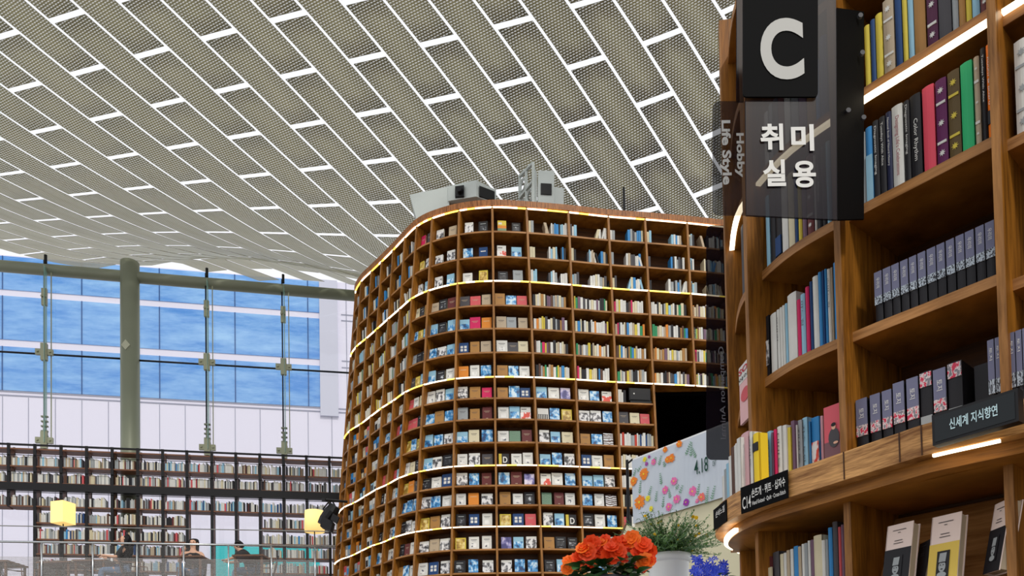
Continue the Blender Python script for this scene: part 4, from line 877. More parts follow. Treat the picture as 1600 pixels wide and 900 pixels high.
# hanging smoked acrylic signs
def plate(mb, pts, Y, th=.006):
    P = [at(x, y, Y) for x, y in pts]; k = len(P); nb_ = len(mb.v); mb.v += [tuple(p) for p in P] + [(p.x, p.y+th, p.z) for p in P]
    mb.f.append([nb_+i for i in range(k)]); mb.f.append([nb_+k+i for i in range(k)][::-1]); mb.m += [mb.mi]*2
    for i in range(k): j = (i+1) % k; mb.f.append([nb_+i, nb_+j, nb_+k+j, nb_+k+i]); mb.m.append(mb.mi)
def rrect(x0, y0, x1, y1, r, corners=(1, 1, 1, 1)):
    out = []
    for ci_, (cx_, cy_, a0) in enumerate(((x0+r, y0+r, 180), (x1-r, y0+r, 270), (x1-r, y1-r, 0), (x0+r, y1-r, 90))):
        if corners[ci_]:
            for q in range(5): a = math.radians(a0+q*22.5); out.append((cx_+r*math.cos(a), cy_+r*math.sin(a)))
        else: out.append(((x0 if ci_ in (0, 3) else x1), (y0 if ci_ < 2 else y1)))
    return out
Ys = 2.05
cs = thing('section_sign', at(1235, 0, Ys), 'smoked acrylic section sign with a big letter C on black', 'sign')
mb = MB(); plate(mb, [(1163, -40), (1306, -40), (1308, 343), (1166, 336)], Ys); mb.build('acrylic_panel', M['sign_glass'], cs)
mb = MB(); plate(mb, rrect(1161, -40, 1278, 151, 6), Ys-.008, .005); mb.build('black_square', M['sign_black'], cs)
mb = MB(); o = at(1222, 76, Ys-.01); put_text(mb, 'C', o, (1, 0, 0), (0, .0, 1), .118, .172, .035, True); mb.build('letter', mat('silver white letter', (190, 190, 186), .6), cs)
mb = MB()
for ch, x, y in (('\ucde8', 1206, 214), ('\ubbf8', 1254, 215), ('\uc2e4', 1210, 270), ('\uc6a9', 1257, 272)): put_text(mb, ch, at(x, y, Ys-.004), (1, 0, 0), Z, .062, .074, .03, True)
mb.build('lettering', M['letter'], cs)
hp = thing('section_sign', at(1140, 160, 2.2), 'smoked acrylic side sign reading Hobby Life Style', 'sign')
mb = MB(); plate(mb, rrect(1114, 158, 1166, 335, 10, (1, 0, 0, 1)), 2.2); mb.build('acrylic_panel', glass('light smoked acrylic', (40, 40, 50), .5, .08, .06), hp)
mb = MB(); put_text(mb, 'Hobby', at(1147, 208, 2.19), (0, 0, -1), (1, 0, 0), .132, .028, .035); put_text(mb, 'Life Style', at(1123, 188, 2.19), (0, 0, -1), (1, 0, 0), .192, .034, .035); mb.build('lettering', M['letter'], hp)
mb = MB(); plate(mb, rrect(1151, -30, 1163, 158, 4, (0, 0, 0, 0)), 2.2); mb.build('hanger_panel', M['sign_glass'], hp)
dp = thing('sign_bracket', at(1330, 200, 2.12), 'black bolted bracket panel holding the letter sign to the bookcase', 'bracket')
mb = MB(); A = at(1309, 343, 2.1); B = at(1350, 342, 2.2); A2 = at(1307, 12, 2.1); B2 = at(1350, 18, 2.2)
mb.hexa([A, B, B+Vector((0, .006, 0)), A+Vector((0, .006, 0)), A2, B2, B2+Vector((0, .006, 0)), A2+Vector((0, .006, 0))]); mb.build('panel', M['sign_black'], dp)
for x, y in ((1343, 27), (1346, 85), (1324, 175), (1353-5, 186)):
    mb = MB(); q = at(x, y, 2.13 if x < 1335 else 2.17); mb.tube([q, q+Vector((0, -.008, 0))], .007, 10); mb.build('bolt', mat('dull bolt', (84, 84, 88), .6), dp)
an = thing('section_sign', at(1123, 360, 3.25), 'smoked acrylic hanging sign seen from behind, reading Companion Animal', 'sign')
mb = MB(); plate(mb, rrect(1104, 352, 1150, 718, 9, (1, 0, 0, 1)), 3.25); mb.build('acrylic_panel', M['sign_glass'], an)
mb = MB()
for zz_ in (1.45, 2.0): mb.tube([Vector((.93, 3.253, zz_)), Vector((1.12, 3.2, zz_))], .008, 6)
mb.build('mounting_arm', M['black'], an)
mb = MB(); o = at(1136, 538, 3.24); put_text(mb, 'Companion Animal', at(1137, 686, 3.24)*1.0, (0, 0, 1), (-1, 0, 0), .40, .030, .008, mirror=True); mb.build('lettering', mat('faint grey lettering', (120, 122, 130), .6), an)

# ------------------------------------------------------------------ banner stand with floral print
BA = at(987, 720, 6.0); BB_ = at(1150, 657, 5.2)
bt = Vector((BB_.x-BA.x, BB_.y-BA.y, 0)); bwid = bt.length; bt.normalize(); bn = Vector((-bt.y, bt.x, 0)); zT = (BA.z+BB_.z)/2; zB = zT-.50
def bpt(px, py, off=0):
    p = onpl(px, py, (BA.x, BA.y), (BA.x+bt.x, BA.y+bt.y)); return p-bn*off
bs = thing('banner', (BA.x, BA.y, zB), 'white banner with painted flowers and the date 4.18', 'banner')
mb = MB(); NX = 24
for i in range(NX):
    def P(i, z, o=0): a = i/NX; return Vector((BA.x, BA.y, z))+bt*bwid*a-bn*(.004*math.sin(a*23)*(1-(z-zB)/.5)+o)
    mb.hexa([P(i, zB), P(i+1, zB), P(i+1, zB, -.006), P(i, zB, -.006), P(i, zT), P(i+1, zT), P(i+1, zT, -.006), P(i, zT, -.006)])
mb.build('cloth', M['banner'], bs)
mb = MB(); put_text(mb, '4.18', bpt(1086, 743, .008), bt, Z, .125, .105, .008); mb.build('date', M['green_txt'], bs)
mb = MB(); put_text(mb, '\ubaa9', bpt(1120, 728, .008), Z, -bt, .045, .03, .0); mb.build('weekday', M['green_txt'], bs)
PF = {'o': mat('orange paint', (236, 106, 30), .7, var=(60, (246, 160, 60))), 'p': mat('pink paint', (226, 70, 160), .7, var=(60, (240, 150, 190))), 'v': mat('violet paint', (160, 60, 170), .7), 'y': mat('yellow paint', (236, 226, 60), .7), 'g': mat('leaf paint', (70, 130, 90), .7, var=(40, (120, 170, 130))), 'r': mat('salmon paint', (240, 120, 110), .7)}
FLW = [('o', 1007, 741, 11), ('o', 991, 752, 9), ('o', 1000, 785, 13), ('o', 1050, 716, 8), ('o', 1044, 718, 7), ('o', 1062, 694, 7), ('o', 1040, 703, 6), ('p', 1054, 752, 8), ('p', 1040, 766, 8), ('p', 1058, 780, 8), ('p', 1046, 792, 8), ('p', 1022, 722, 6), ('v', 1011, 725, 4), ('p', 1083, 768, 9), ('v', 1073, 785, 7), ('r', 1097, 777, 8), ('y', 1008, 718, 5), ('y', 1013, 779, 6), ('y', 1018, 795, 5), ('v', 1015, 714, 3), ('p', 1090, 783, 4)]
rgf = random.Random(8)
for c, x, y, r in FLW:
    ctr = bpt(x, y, .006); R_ = r*.0046; mb = MB(); full = c == 'o' and r > 7
    for rad, m_, wd in (((.95, 15, .16), (.66, 12, .15), (.36, 8, .13)) if full or c == 'v' else ((.9, 7, .3), (.5, 5, .22))):
        for q in range(m_):
            a = q*2*PI/m_ + x + rad + rgf.uniform(-.12, .12); d_ = bt*math.cos(a)+Z*math.sin(a); s_ = Z*math.cos(a)-bt*math.sin(a); L_ = R_*rad*rgf.uniform(.85, 1.08); b_ = ctr-bn*(.0006*(1.2-rad)*4+.0001*q)
            mb.face([b_, b_+d_*L_*.55+s_*R_*wd, b_+d_*L_*.9+s_*R_*wd*.8, b_+d_*L_, b_+d_*L_*.9-s_*R_*wd*.8, b_+d_*L_*.55-s_*R_*wd])
    fl_ = mb.build('painted_flower', [PF[c]], bs); mb = MB(); disc(mb, ctr-bn*.0045, bt, Z, R_*.16, R_*.16, 8); mb.build('flower_heart', PF['y' if c != 'y' else 'o'], fl_)
for x, y, a, l in [(1030, 728, 70, 16), (1022, 722, 50, 8), (1072, 712, 60, 22), (1080, 714, 84, 22), (1088, 716, 110, 18), (1000, 772, 82, 22), (1014, 775, 65, 16), (1048, 779, 100, 16), (1036, 794, 80, 18), (1062, 772, 60, 14), (1090, 775, 75, 18), (1104, 788, 80, 26), (1112, 782, 70, 22), (1034, 758, 95, 20), (1056, 765, 40, 9), (990, 745, 60, 14), (996, 738, 40, 12), (1025, 785, 80, 18), (1040, 730, 110, 10)]:
    p0 = bpt(x, y, .0055); an = math.radians(a); D_ = bt*math.cos(an)+Z*math.sin(an); S_ = Z*math.cos(an)-bt*math.sin(an); L_ = l*.0046; mb = MB(); hw = S_*.0014
    mb.face([p0-hw, p0+hw, p0+D_*L_+hw*.4, p0+D_*L_-hw*.4]); n_ = max(3, int(l/3.2))
    for q in range(n_):
        for sg_ in (-1, 1):
            t_ = (q+.6)/n_; c_ = p0+D_*L_*t_-bn*.0003; e_ = (D_*.75+S_*sg_).normalized(); w_ = e_.cross(bn); ll = .016*(1.15-t_*.5); disc(mb, c_+e_*ll*.55, e_, w_, ll*.5, ll*.2, 8)
    mb.build('painted_sprig', PF['g'], bs)
wl = thing('display_board', (BA.x, BA.y, -1.3), 'cream fabric covered board carrying the floral banner', 'board')
mb = MB(); q = Vector((BA.x, BA.y, -1.3))+bn*.02; mb.obox(q, bt, bn, Z, bwid, .05, zT+1.3-.01); mb.build('panel', M['cream'], wl)
mb = MB(); q = Vector((BA.x, BA.y, -1.3))-bt*.05; mb.tube([q, q+Z*(zT+1.32)], .012, 8); mb.tube([q+Z*(zT+1.29), q+Z*(zT+1.31)+bt*.06], .008, 6); mb.build('pole', M['black'], wl)
mb = MB(); mb.obox(Vector((BA.x, BA.y, zT))+bn*.0-bt*.01, bt, bn, Z, bwid, .015, .012); mb.build('top_rail', M['white'], wl)

# ------------------------------------------------------------------ flower pots on a table below the frame
tb = thing('table', (.9, 3.2, -1.3), 'white display table carrying the flower pots, below the view', 'table')
mb = MB(); mb.box(.1, 1.4, 2.75, 3.9, .36, .4); mb.build('table_top', M['white'], tb)
for x in (.14, 1.34):
    for y in (2.8, 3.84): mb = MB(); mb.box(x-.02, x+.02, y-.02, y+.02, -1.3, .36); mb.build('leg', M['white'], tb)
def petal_bloom(mb, c, r, rg, n=5, face=None):
    f = (face or Vector((rg.uniform(-.5, .5), -1, rg.uniform(-.1, .9)))).normalized(); a = f.orthogonal().normalized(); b = f.cross(a); ph = rg.random()*6
    for ring, (rr, tilt, m) in enumerate(((1, .25, n), (.62, .7, n-1), (.34, 1.3, 3))):
        for q in range(m):
            an = ph+ring+q*2*PI/m; d = a*math.cos(an)+b*math.sin(an); s = f.cross(d); pts = []
            base = c+f*ring*r*.1; rows = []
            for i in range(4):
                t = i/3; wd = r*.62*rr*math.sin(PI*(.15+.62*t)); cen = base+d*(r*rr*t)+f*(r*tilt*rr*t*t*.6)
                ruf = rg.uniform(-.08, .08)*r if i == 3 else 0
                rows.append([cen-s*wd+f*(r*.08+ruf), cen+f*ruf*.5, cen+s*wd+f*(r*.08-ruf)])
            for i in range(3):
                for j in range(2): mb.face([rows[i][j], rows[i][j+1], rows[i+1][j+1], rows[i+1][j]])
def leaf(mb, p, d, up, l, w):
    d = Vector(d).normalized(); s = d.cross(up).normalized(); rows = []
    for i in range(5):
        t = i/4; wd = w*math.sin(PI*(.06+.9*t))*.5; c = p+d*l*t-Vector((0, 0, 1))*l*.25*t*t; rows.append([c-s*wd+up*wd*.3, c, c+s*wd+up*wd*.3])
    for i in range(4):
        for j in range(2): mb.face([rows[i][j], rows[i][j+1], rows[i+1][j+1], rows[i+1][j]])
rg = random.Random(3)
def pot(parent, c, r, h, m, rim=True):
    mb = MB(); mb.lathe(c, [(0, 0), (r*.8, 0), (r*.84, .01), (r*.97, h*.88), (r*.98, h*.9), (r*1.05, h*.9), (r*1.06, h), (r*.98, h), (r*.96, h*.93), (0, h*.92)], 36); return mb.build('pot', m, parent, True)
PB = at(948, 893, 3.05); PB.z = .40
bg = thing('potted_begonia', PB, 'potted begonia with a dome of bright orange flowers over dark leaves', 'plant')
pot(bg, PB, .12, .14, mat('dark grey pot', (66, 68, 74), .5))
M['petal'] = mat('orange petal', (250, 92, 30), .5, var=(18, (238, 62, 26))); M['petal2'] = mat('light orange petal', (255, 138, 40), .5, var=(18, (250, 100, 36)))
M['leaf'] = mat('dark green leaf', (34, 72, 34), .4, var=(20, (60, 104, 50))); M['leaf2'] = mat('fresh green leaf', (120, 158, 84), .5, var=(40, (74, 116, 56)))
mb = MB()
for i in range(90):
    a = rg.random()*2*PI; rr = rg.uniform(.02, .15); p = Vector((PB.x+rr*math.cos(a), PB.y+rr*math.sin(a)*.8, PB.z+rg.uniform(.1, .2))); leaf(mb, p, (math.cos(a), math.sin(a)-.3, rg.uniform(-.2, .6)), Vector((0, 0, 1)), rg.uniform(.05, .09), rg.uniform(.05, .075))
tag(mb.build('foliage', M['leaf'], bg, True), kind='stuff')
for (x, y, r, c) in [(890, 878, 10, 1), (900, 887, 10, 1), (887, 888, 9, 1), (905, 873, 11, 0), (917, 862, 12, 0), (925, 850, 12, 0), (935, 862, 12, 0), (920, 879, 12, 0), (934, 878, 10, 1), (945, 845, 9, 0), (955, 856, 10, 0), (953, 870, 13, 0), (966, 862, 11, 0), (975, 848, 12, 0), (988, 843, 12, 1), (986, 857, 12, 0), (998, 866, 12, 0), (1005, 852, 12, 0), (1013, 862, 12, 0), (1008, 878, 12, 1), (1000, 888, 9, 0), (910, 857, 9, 1), (972, 872, 9, 0), (940, 848, 8, 1), (1016, 876, 8, 0), (963, 847, 8, 0)]:
    p = at(x, y, 3.05+rg.uniform(-.07, .05)); mb = MB(); petal_bloom(mb, p, r*.0030, rg, 5); mb.build('blossom', M['petal2'] if c else M['petal'], bg, True)
PW = at(1044, 866, 3.6); hW = .24; PW.z = .40; rW = .098
hW = at(1044, 868, 3.6).z-.40
ws = thing('potted_shrub', PW, 'white metal bucket holding a loose green shrub with small yellow flowers', 'plant')
pot(ws, PW, rW, hW, mat('white enamel bucket', (222, 224, 222), .35))
mb = MB(); q = PW+Vector((-.01, -rW*.98, hW*.60)); mb.tube([q, q+Vector((0, -.012, 0))], .014, 14); mb.build('handle_boss', M['white'], ws, True)
mb = MB(); mb.tube([q+Vector((0, -.015, 0)), q+Vector((.03, -.02, -.02)), q+Vector((.07, .0, -.07))], .003, 6); mb.build('handle', M['stain'], ws, True)
mbS, mbL = MB(), MB(); tips = []
for i in range(330):
    a = rg.random()*2*PI; el = rg.uniform(.25, 1.35); L_ = rg.uniform(.12, .29)*(1.0 if el > .6 else .85); d = Vector((math.cos(a)*math.cos(el)*1.25, math.sin(a)*math.cos(el), math.sin(el)*.85)); p0 = PW+Vector((rg.uniform(-.06, .06), rg.uniform(-.06, .06), hW*.95))
    pts = [p0, p0+d*L_*.5+Vector((0, 0, .01)), p0+d*L_+Vector((d.x*.02, d.y*.02, -.01+rg.uniform(-.015, .01)))]; mbS.tube(pts, .0011, 3)
    for k in range(24):
        t = .2+.8*k/23; c = pts[0].lerp(pts[1], t*2) if t < .5 else pts[1].lerp(pts[2], t*2-1); dd = Vector((rg.uniform(-1, 1), rg.uniform(-1, 1), rg.uniform(-.2, 1))); leaf(mbL, c, dd, Vector((rg.uniform(-.4, .4), -.4, 1)).normalized(), rg.uniform(.012, .022), rg.uniform(.005, .009))
    tips.append(pts[2]); tips.append(pts[1])
mbS.build('stems', BK['v'], ws); tag(mbL.build('foliage', M['leaf2'], ws, True), kind='stuff')
mb = MB()
for p in rg.sample(tips, 48): petal_bloom(mb, p+Vector((0, -.004, 0)), rg.uniform(.005, .009), rg, 5)
tag(mb.build('yellow_blossoms', mat('yellow petal', (244, 206, 40), .5), ws), kind='stuff')
PG = at(1108, 895, 3.3); PG.z = .40
gn = thing('potted_gentian', PG, 'cluster of vivid blue star flowers beside the white bucket', 'plant')
pot(gn, PG, .075, .13, mat('clay grey pot', (120, 116, 110), .6))
mb = MB()
for i in range(60): a = rg.random()*2*PI; rr = rg.uniform(.01, .08); p = Vector((PG.x+rr*math.cos(a), PG.y+rr*math.sin(a), PG.z+rg.uniform(.12, .18))); leaf(mb, p, (math.cos(a), math.sin(a), rg.uniform(.1, .8)), Vector((0, 0, 1)), rg.uniform(.03, .06), .016)
tag(mb.build('foliage', M['leaf'], gn, True), kind='stuff')
M['bluep'] = mat('blue petal', (44, 66, 226), .5, var=(30, (92, 120, 240)))
for i in range(64):
    x = rg.uniform(1082, 1136); y = rg.uniform(869, 903) if x < 1122 else rg.uniform(880, 900)
    p = at(x, y, 3.3+rg.uniform(-.07, .05)); mb = MB(); f = Vector((rg.uniform(-.7, .7), -1, rg.uniform(-.2, 1))).normalized(); a = f.orthogonal().normalized(); b = f.cross(a); R_ = rg.uniform(.016, .025)
    for q in range(6):
        an = q*PI/3; d = a*math.cos(an)+b*math.sin(an); s = f.cross(d); mb.face([p, p+d*R_*.5-s*R_*.22+f*R_*.2, p+d*R_+f*R_*.15]); mb.face([p, p+d*R_+f*R_*.15, p+d*R_*.5+s*R_*.22+f*R_*.2])
    mb.build('blossom', M['bluep'], gn)
# small card behind the begonia
q = at(976, 843, 4.2); pc = thing('card_stand', q, 'small cream tilted card on a stand left of the shrub', 'card')
mb = MB(); P = [at(x, y, d) for x, y, d in ((967, 846, 4.2), (990, 846, 4.15), (996, 824, 4.2), (978, 820, 4.25))]; B = [p+Vector((0, .01, 0)) for p in P]; mb.hexa([P[0], P[1], B[1], B[0], P[3], P[2], B[2], B[3]]); mb.build('card', M['cream'], pc)
mb = MB(); mb.tube([P[0], P[3]], .006, 5); mb.tube([P[0], P[1]], .004, 5); mb.tube([P[0].lerp(P[1], .5), Vector((P[0].x+.05, P[0].y, -1.3))], .008, 6); mb.build('stand', M['tabletop'], pc)

# ------------------------------------------------------------------ mezzanine: balustrade, lamps, tables, people
RA, RB = Vector((-11.2, 14.0, 0)), Vector((-3.2, 15.2, 0)); rd = (RB-RA).normalized(); rn = Vector((rd.y, -rd.x, 0))
zr = onpl(260, 850, RA, RB).z
bal = thing('balustrade', (RA.x, RA.y, 2.3), 'glass balustrade with round steel handrail along the mezzanine edge', 'balustrade')
mb = MB(); mb.tube([RA+Z*zr, RB+Z*zr], .022, 8); mb.build('handrail', M['stain'], bal, True)
mb = MB(); zc = onpl(150, 824, RA, RB).z; mb.tube([RA+Z*zc, RB+Z*zc], .01, 6); mb.build('upper_cable', M['stain'], bal)
def frost():
    m = glass('striped frosted glass', (168, 164, 160), .5, .2, .1); nt = m.node_tree; N = nt.nodes.new; Lk = nt.links.new
    mx = [n for n in nt.nodes if n.type == 'MIX_SHADER' and n.inputs[0].default_value == .5][0]
    tcn = N('ShaderNodeTexCoord'); sp_ = N('ShaderNodeSeparateXYZ'); a = N('ShaderNodeMath'); a.operation = 'MULTIPLY'; a.inputs[1].default_value = 36; fr_ = N('ShaderNodeMath'); fr_.operation = 'FRACT'
    g = N('ShaderNodeMath'); g.operation = 'GREATER_THAN'; g.inputs[1].default_value = .45; ml = N('ShaderNodeMath'); ml.operation = 'MULTIPLY_ADD'; ml.inputs[1].default_value = .42; ml.inputs[2].default_value = .04
    lt = N('ShaderNodeMath'); lt.operation = 'LESS_THAN'; lt.inputs[1].default_value = .86; mm = N('ShaderNodeMath'); mm.operation = 'MULTIPLY'
    Lk(tcn.outputs['Object'], sp_.inputs[0]); Lk(sp_.outputs[2], a.inputs[0]); Lk(a.outputs[0], fr_.inputs[0]); Lk(fr_.outputs[0], g.inputs[0]); Lk(g.outputs[0], mm.inputs[0]); Lk(sp_.outputs[2], lt.inputs[0]); Lk(lt.outputs[0], mm.inputs[1]); Lk(mm.outputs[0], ml.inputs[0]); Lk(ml.outputs[0], mx.inputs[0])
    return m
M['frost'] = frost()
pp = [(onpl(x, 870, RA, RB)-RA).dot(rd) for x in (145, 214, 287, 357, 424, 492)]
pp = [pp[0]-2*.9, pp[0]-.9] + pp
for i in range(len(pp)):
    if i: mb = MB(); a = RA+rd*(pp[i-1]+.03); mb.obox(Vector((a.x, a.y, 2.3)), rd, rn, Z, pp[i]-pp[i-1]-.06, .012, zr-2.34); mb.build('glass_panel', M['frost'], bal)
    a = RA+rd*pp[i]; mb = MB(); mb.tube([Vector((a.x, a.y, 2.3)), Vector((a.x, a.y, zr))], .018, 8); mb.build('post', M['stain'], bal, True)
def lamp(px0, px1, y0, y1, Y, lab, square):
    c = at((px0+px1)/2, y1, Y); t = at((px0+px1)/2, y0, Y); r = (px1-px0)/2/FL*Y; o = thing('floor_lamp', (c.x, c.y, 2.6), lab, 'lamp')
    mb = MB()
    if square:
        an = .5; P = [(c.x+r*1.06*math.cos(an+q*PI/2), c.y+r*1.06*math.sin(an+q*PI/2)) for q in range(4)]; mb.prism(P, c.z, t.z)
    else: mb.lathe((c.x, c.y, 0), [(0, c.z), (r, c.z), (r*.96, t.z), (0, t.z)], 28)
    mb.build('lamp_shade', M['shade'], o, not square)
    mb = MB(); mb.tube([(c.x, c.y, 2.6), (c.x, c.y, c.z)], .012, 8); mb.build('pole', M['black'], o)
    mb = MB(); mb.lathe((c.x, c.y, 2.6), [(0, .03), (.14, .02), (.15, 0)], 20); mb.build('base', M['black'], o)
lamp(82.5, 115, 785.5, 818.6, 15.6, 'floor lamp with square cream shade at the left on the mezzanine', True)
lamp(476, 507, 799, 831, 15.9, 'floor lamp with round cream shade beside the black spotlight', False)
ZF = 2.6
def table(x0, x1, Y, lab):
    a = at(x0, 872, Y); b = at(x1, 872, Y); z = ZF+.74; t = thing('table', ((a.x+b.x)/2, Y, ZF), lab, 'table'); mb = MB(); mb.box(a.x, b.x, Y-.35, Y+.35, z-.035, z); mb.build('table_top', M['tabletop'], t)
    for x in (a.x+.05, b.x-.05):
        for y in (Y-.3, Y+.3): mb = MB(); mb.box(x-.02, x+.02, y-.02, y+.02, ZF, z-.035); mb.build('leg', M['tabletop'], t)
    return z
def chair(px, Y, rot, lab, m1='blackp'):
    c = at(px, 880, Y); o = thing('chair', (c.x, Y, ZF), lab, 'chair'); ca, sa = math.cos(rot), math.sin(rot)
    def T(x, y, z): return Vector((c.x+x*ca-y*sa, Y+x*sa+y*ca, ZF+z))
    def bx_(mb, x0, x1, y0, y1, z0, z1, tilt=0): mb.hexa([T(x0, y0, z0), T(x1, y0, z0), T(x1, y1, z0), T(x0, y1, z0), T(x0, y0+tilt, z1), T(x1, y0+tilt, z1), T(x1, y1+tilt, z1), T(x0, y1+tilt, z1)])
    mb = MB(); bx_(mb, -.22, .22, -.22, .2, .42, .47); mb.build('seat', M[m1], o)
    mb = MB(); bx_(mb, -.21, .21, .19, .22, .52, .86, .08); mb.build('backrest', M[m1], o)
    for sx in (-1, 1):
        for sy in (-1, 1):
            mb = MB(); mb.tube([T(.19*sx, .18*sy, .43), T(.22*sx, .23*sy, 0)], .016, 6); mb.build('leg', M['tabletop'], o)
        mb = MB(); mb.tube([T(.2*sx, .2, .45), T(.2*sx, .26, .7)], .013, 6); mb.tube([T(.24*sx, -.18, .45), T(.24*sx, -.16, .66), T(.23*sx, .2, .68)], .014, 6); mb.build('armrest', M['tabletop'], o)
table(-25, 28, 15.7, 'brown wooden table at the far left edge of the mezzanine'); table(72, 124, 15.9, 'brown wooden table in front of the square lamp'); table(128, 178, 15.8, 'brown wooden table in front of the woman with long hair'); table(288, 326, 15.6, 'small brown table in front of the woman holding a phone'); table(372, 420, 15.6, 'brown table where a person bends down')
chair(22, 15.9, 2.0, 'black chair at the far left table'); chair(78, 16.2, .3, 'black chair behind the table of the square lamp'); chair(212, 15.7, 1.75, 'wooden chair with black back behind the long haired woman'); chair(300, 16.2, 0, 'chair under the woman holding a phone'); chair(412, 16.1, -1.2, 'black chair of the bending person')
c = at(160, 872, 15.6); ot = thing('laptop', (c.x, 15.62, ZF+.74), 'small white laptop open on the table by the long haired woman', 'laptop')
mb = MB(); mb.box(c.x-.13, c.x+.13, 15.55, 15.75, ZF+.74, ZF+.755); mb.build('keyboard_base', M['white'], ot)
mb = MB(); mb.hexa([(c.x-.13, 15.75, ZF+.755), (c.x+.13, 15.75, ZF+.755), (c.x+.13, 15.76, ZF+.755), (c.x-.13, 15.76, ZF+.755), (c.x-.13, 15.8, ZF+.92), (c.x+.13, 15.8, ZF+.92), (c.x+.13, 15.81, ZF+.92), (c.x-.13, 15.81, ZF+.92)]); mb.build('screen', M['white'], ot)
c = at(172, 872, 15.6); cu_ = thing('paper_cup', (c.x, 15.55, ZF+.74), 'white paper cup with brown sleeve on the mezzanine table', 'cup'); mb = MB(); mb.lathe((c.x, 15.55, ZF+.74), [(0, 0), (.028, 0), (.038, .11), (0, .11)], 14); mb.build('cup', M['white'], cu_, True)
mb = MB(); mb.lathe((c.x, 15.55, ZF+.74), [(.032, .03), (.0365, .08)], 14); mb.build('sleeve', M['brownshelf'], cu_, True)

def skin_obj(name, verts, edges, radii, m, parent, sub=2, root=0):
    off = Vector(parent.location); q = parent.parent
    while q: off += Vector(q.location); q = q.parent
    me = bpy.data.meshes.new(name); me.from_pydata([tuple(Vector(v)-off) for v in verts], edges, []); o = bpy.data.objects.new(name, me); C.objects.link(o); o.parent = parent
    sk = o.modifiers.new('skin', 'SKIN'); sk.use_smooth_shade = True
    if not me.skin_vertices: me.skin_vertices.new()
    for i, r in enumerate(radii):
        sv = me.skin_vertices[0].data[i]; sv.radius = (r, r) if not isinstance(r, tuple) else r; sv.use_root = (i == root)
    ss = o.modifiers.new('subdivision', 'SUBSURF'); ss.levels = sub; ss.render_levels = sub; me.materials.append(m); return o
def person(px, Y, rot, lab, pose, top, long_hair=True, leanf=0):
    c = at(px, 880, Y); o = thing('person', (c.x, Y, ZF), lab, 'person'); ca, sa = math.cos(rot), math.sin(rot)
    def T(x, y, z):   # local: facing -y
        y2 = y - leanf*max(0, z-.5); z2 = z - .35*leanf*max(0, z-.5)
        return Vector((c.x+x*ca-y2*sa, Y+x*sa+y2*ca, ZF+z2))
    V = {'pel': (0, 0, .55), 'wst': (0, .0, .72), 'chs': (0, .01, .9), 'nk0': (0, .0, 1.03), 'nk': (0, -.01, 1.1), 'hd': (0, -.02, 1.2), 'ht': (0, -.01, 1.28),
         'sl': (-.17, .0, .99), 'sr': (.17, 0, .99), 'hl': (-.09, -.02, .53), 'hr': (.09, -.02, .53), 'kl': (-.12, -.42, .53), 'kr': (.12, -.42, .53), 'al': (-.12, -.42, .1), 'ar': (.12, -.42, .1), 'fl': (-.13, -.56, .04), 'fr': (.13, -.56, .04)}
    V.update(pose); names = list(V); R_ = {'pel': .13, 'wst': .11, 'chs': .13, 'nk0': .075, 'nk': .05, 'hd': .08, 'ht': .055, 'sl': .055, 'sr': .055, 'el': .04, 'er': .04, 'wl': .026, 'wr': .026, 'pl': .028, 'pr': .028, 'hl': .09, 'hr': .09, 'kl': .06, 'kr': .06, 'al': .038, 'ar': .038, 'fl': .03, 'fr': .03}
    E = [('pel', 'wst'), ('wst', 'chs'), ('chs', 'nk0'), ('nk0', 'nk'), ('nk', 'hd'), ('hd', 'ht'), ('chs', 'sl'), ('chs', 'sr'), ('sl', 'el'), ('el', 'wl'), ('wl', 'pl'), ('sr', 'er'), ('er', 'wr'), ('wr', 'pr'), ('pel', 'hl'), ('pel', 'hr'), ('hl', 'kl'), ('kl', 'al'), ('al', 'fl'), ('hr', 'kr'), ('kr', 'ar'), ('ar', 'fr')]
    skin_obj('body', [T(*V[k]) for k in names], [(names.index(a), names.index(b)) for a, b in E], [R_[k] for k in names], M['skin'], o)
    def sub(nm, keys, ed, m, grow):
        skin_obj(nm, [T(*V[k]) for k in keys], [(keys.index(a), keys.index(b)) for a, b in ed], [R_[k]+grow for k in keys], m, o)
    sub('top', ['pel', 'wst', 'chs', 'nk0', 'sl', 'sr'] + (['el', 'er'] if top else []), [('pel', 'wst'), ('wst', 'chs'), ('chs', 'nk0'), ('chs', 'sl'), ('chs', 'sr')] + ([('sl', 'el'), ('sr', 'er')] if top else []), M['blouse'], .026)
    sub('trousers', ['pel', 'hl', 'hr', 'kl', 'kr', 'al', 'ar'], [('pel', 'hl'), ('pel', 'hr'), ('hl', 'kl'), ('kl', 'al'), ('hr', 'kr'), ('kr', 'ar')], M['jeans'], .012)
    # hair cap and fall
    hv = [(0, .015, 1.315), (0, .06, 1.25), (0, .085, 1.15), (-.06, .05, 1.22), (.06, .05, 1.22)]; hr_ = [.085, .085, .07, .06, .06]; he = [(0, 1), (1, 2), (1, 3), (1, 4)]
    if long_hair: hv += [(-.075, .03, 1.1), (.075, .03, 1.1), (0, .1, 1.0), (-.08, .02, .98), (.08, .02, .98), (0, .11, .86)]; hr_ += [.04, .04, .07, .03, .03, .045]; he += [(3, 5), (4, 6), (2, 7), (5, 8), (6, 9), (7, 10)]
    skin_obj('hair', [T(*v) for v in hv], he, hr_, M['hair'], o, root=1)
    # face: nose, ears, eyes, mouth
    mb = MB(); a = T(0, -.10, 1.215); b = T(0, -.122, 1.18); mb.tube([a, b], [.008, .013], 6); mb.build('nose', M['skin'], o, True)
    mb = MB()
    for s in (-1, 1): mb.tube([T(.034*s, -.088, 1.215), T(.034*s, -.096, 1.215)], .009, 8)
    mb.build('eyes', M['hair'], o)
    mb = MB(); mb.tube([T(-.022, -.096, 1.15), T(0, -.102, 1.148), T(.022, -.096, 1.15)], .006, 6); mb.build('mouth', BK['s'], o)
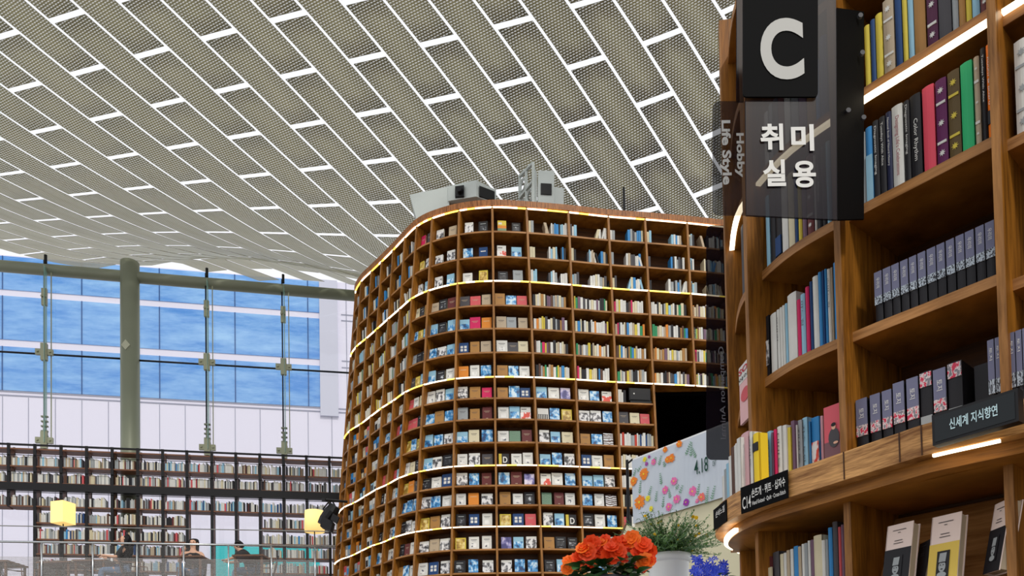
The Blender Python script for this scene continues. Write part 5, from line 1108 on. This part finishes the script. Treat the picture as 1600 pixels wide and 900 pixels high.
    mb = MB()
    for s in (-1, 1): mb.tube([T(.084*s, 0, 1.22), T(.09*s, .008, 1.19)], .014, 6)
    mb.build('ears', M['skin'], o, True)
    for s, w_, p_ in (('l', 'wl', 'pl'), ('r', 'wr', 'pr')):
        W_ = Vector(V[w_]); P_ = Vector(V[p_]); d = (P_-W_).normalized(); sd = d.cross(Vector((0, 0, 1)))
        sd = sd.normalized() if sd.length > .1 else Vector((1, 0, 0)); cur = d.cross(sd)
        for q in range(5):
            off_ = (q-1.5)*.018 if q < 4 else -.045; L_ = (.075, .085, .08, .065, .05)[q]; b0 = P_+sd*off_-(d*.02 if q == 4 else d*0); dd = (d-sd*.8).normalized() if q == 4 else d
            pts = [b0, b0+dd*L_*.5, b0+dd*L_*.85+cur*L_*.35]; skin_obj('finger', [T(*v) for v in pts], [(0, 1), (1, 2)], [.0095, .0085, .007], M['skin'], o, 1)
    return o, T
o, T = person(302, 16.2, .12, 'seated woman facing us in a black sleeveless top holding up a phone', {'el': (-.26, -.1, .78), 'wl': (-.12, -.26, .98), 'pl': (-.06, -.28, 1.06), 'er': (.27, -.1, .76), 'wr': (.14, -.3, .82), 'pr': (.07, -.34, .86)}, False, True)
mb = MB(); a = T(-.02, -.32, 1.1); mb.box(a.x-.04, a.x+.04, a.y-.006, a.y+.006, a.z-.07, a.z+.07)
tag(mb.build('phone', M['blackp']), 'black phone held up in the hand of the seated woman', 'phone')
person(195, 15.75, -1.2, 'seated woman with long black hair turned away, in black top and jeans', {'el': (-.24, -.12, .78), 'wl': (-.14, -.34, .82), 'pl': (-.1, -.42, .83), 'er': (.24, -.12, .78), 'wr': (.14, -.34, .82), 'pr': (.1, -.42, .83)}, True)
person(402, 16.0, -1.35, 'dark clothed person bending forward over a table near the teal panel', {'el': (-.24, -.22, .85), 'wl': (-.14, -.4, .8), 'pl': (-.1, -.47, .8), 'er': (.24, -.22, .85), 'wr': (.14, -.4, .8), 'pr': (.1, -.47, .8)}, True, False, .55)

# black spotlight hung at the left side of the tower
q = at(513, 800, 13.9); st = thing('spotlight', q, 'black stage spotlight on a bar beside the lower left of the curved bookcase', 'spotlight')
mb = MB(); mb.tube([at(506, 781, 13.9), at(543, 784, 14.05)], .025, 8); mb.tube([at(506, 783, 13.9), at(506, 779, 13.9)], .04, 8); mb.build('bar', M['blackp'], st)
mb = MB(); mb.tube([at(524, 791, 13.9), at(518, 800, 13.9), at(509, 812, 13.9), at(506, 820, 13.9)], [.1, .13, .12, .12], 14); mb.build('housing', M['blackp'], st)
mb = MB(); P = [at(x, y, 13.75) for x, y in ((500, 822), (516, 829), (520, 815), (503, 806))]; B = [p+Vector((0, .2, 0)) for p in P]; mb.hexa([P[0], P[1], B[1], B[0], P[3], P[2], B[2], B[3]]); mb.build('barn_door', M['black'], st)
mb = MB(); P = [at(x, y, 13.7) for x, y in ((516, 812), (526, 818), (530, 808), (520, 802))]; B = [p+Vector((0, .05, 0)) for p in P]; mb.hexa([P[0], P[1], B[1], B[0], P[3], P[2], B[2], B[3]]); mb.build('barn_door', M['black'], st)
mb = MB(); mb.tube([at(514, 784, 13.9), at(505, 795, 13.85), at(513, 806, 13.85)], .015, 6); mb.tube([at(520, 784, 13.9), at(527, 797, 13.85), at(516, 806, 13.85)], .015, 6); mb.build('yoke', M['blackp'], st)
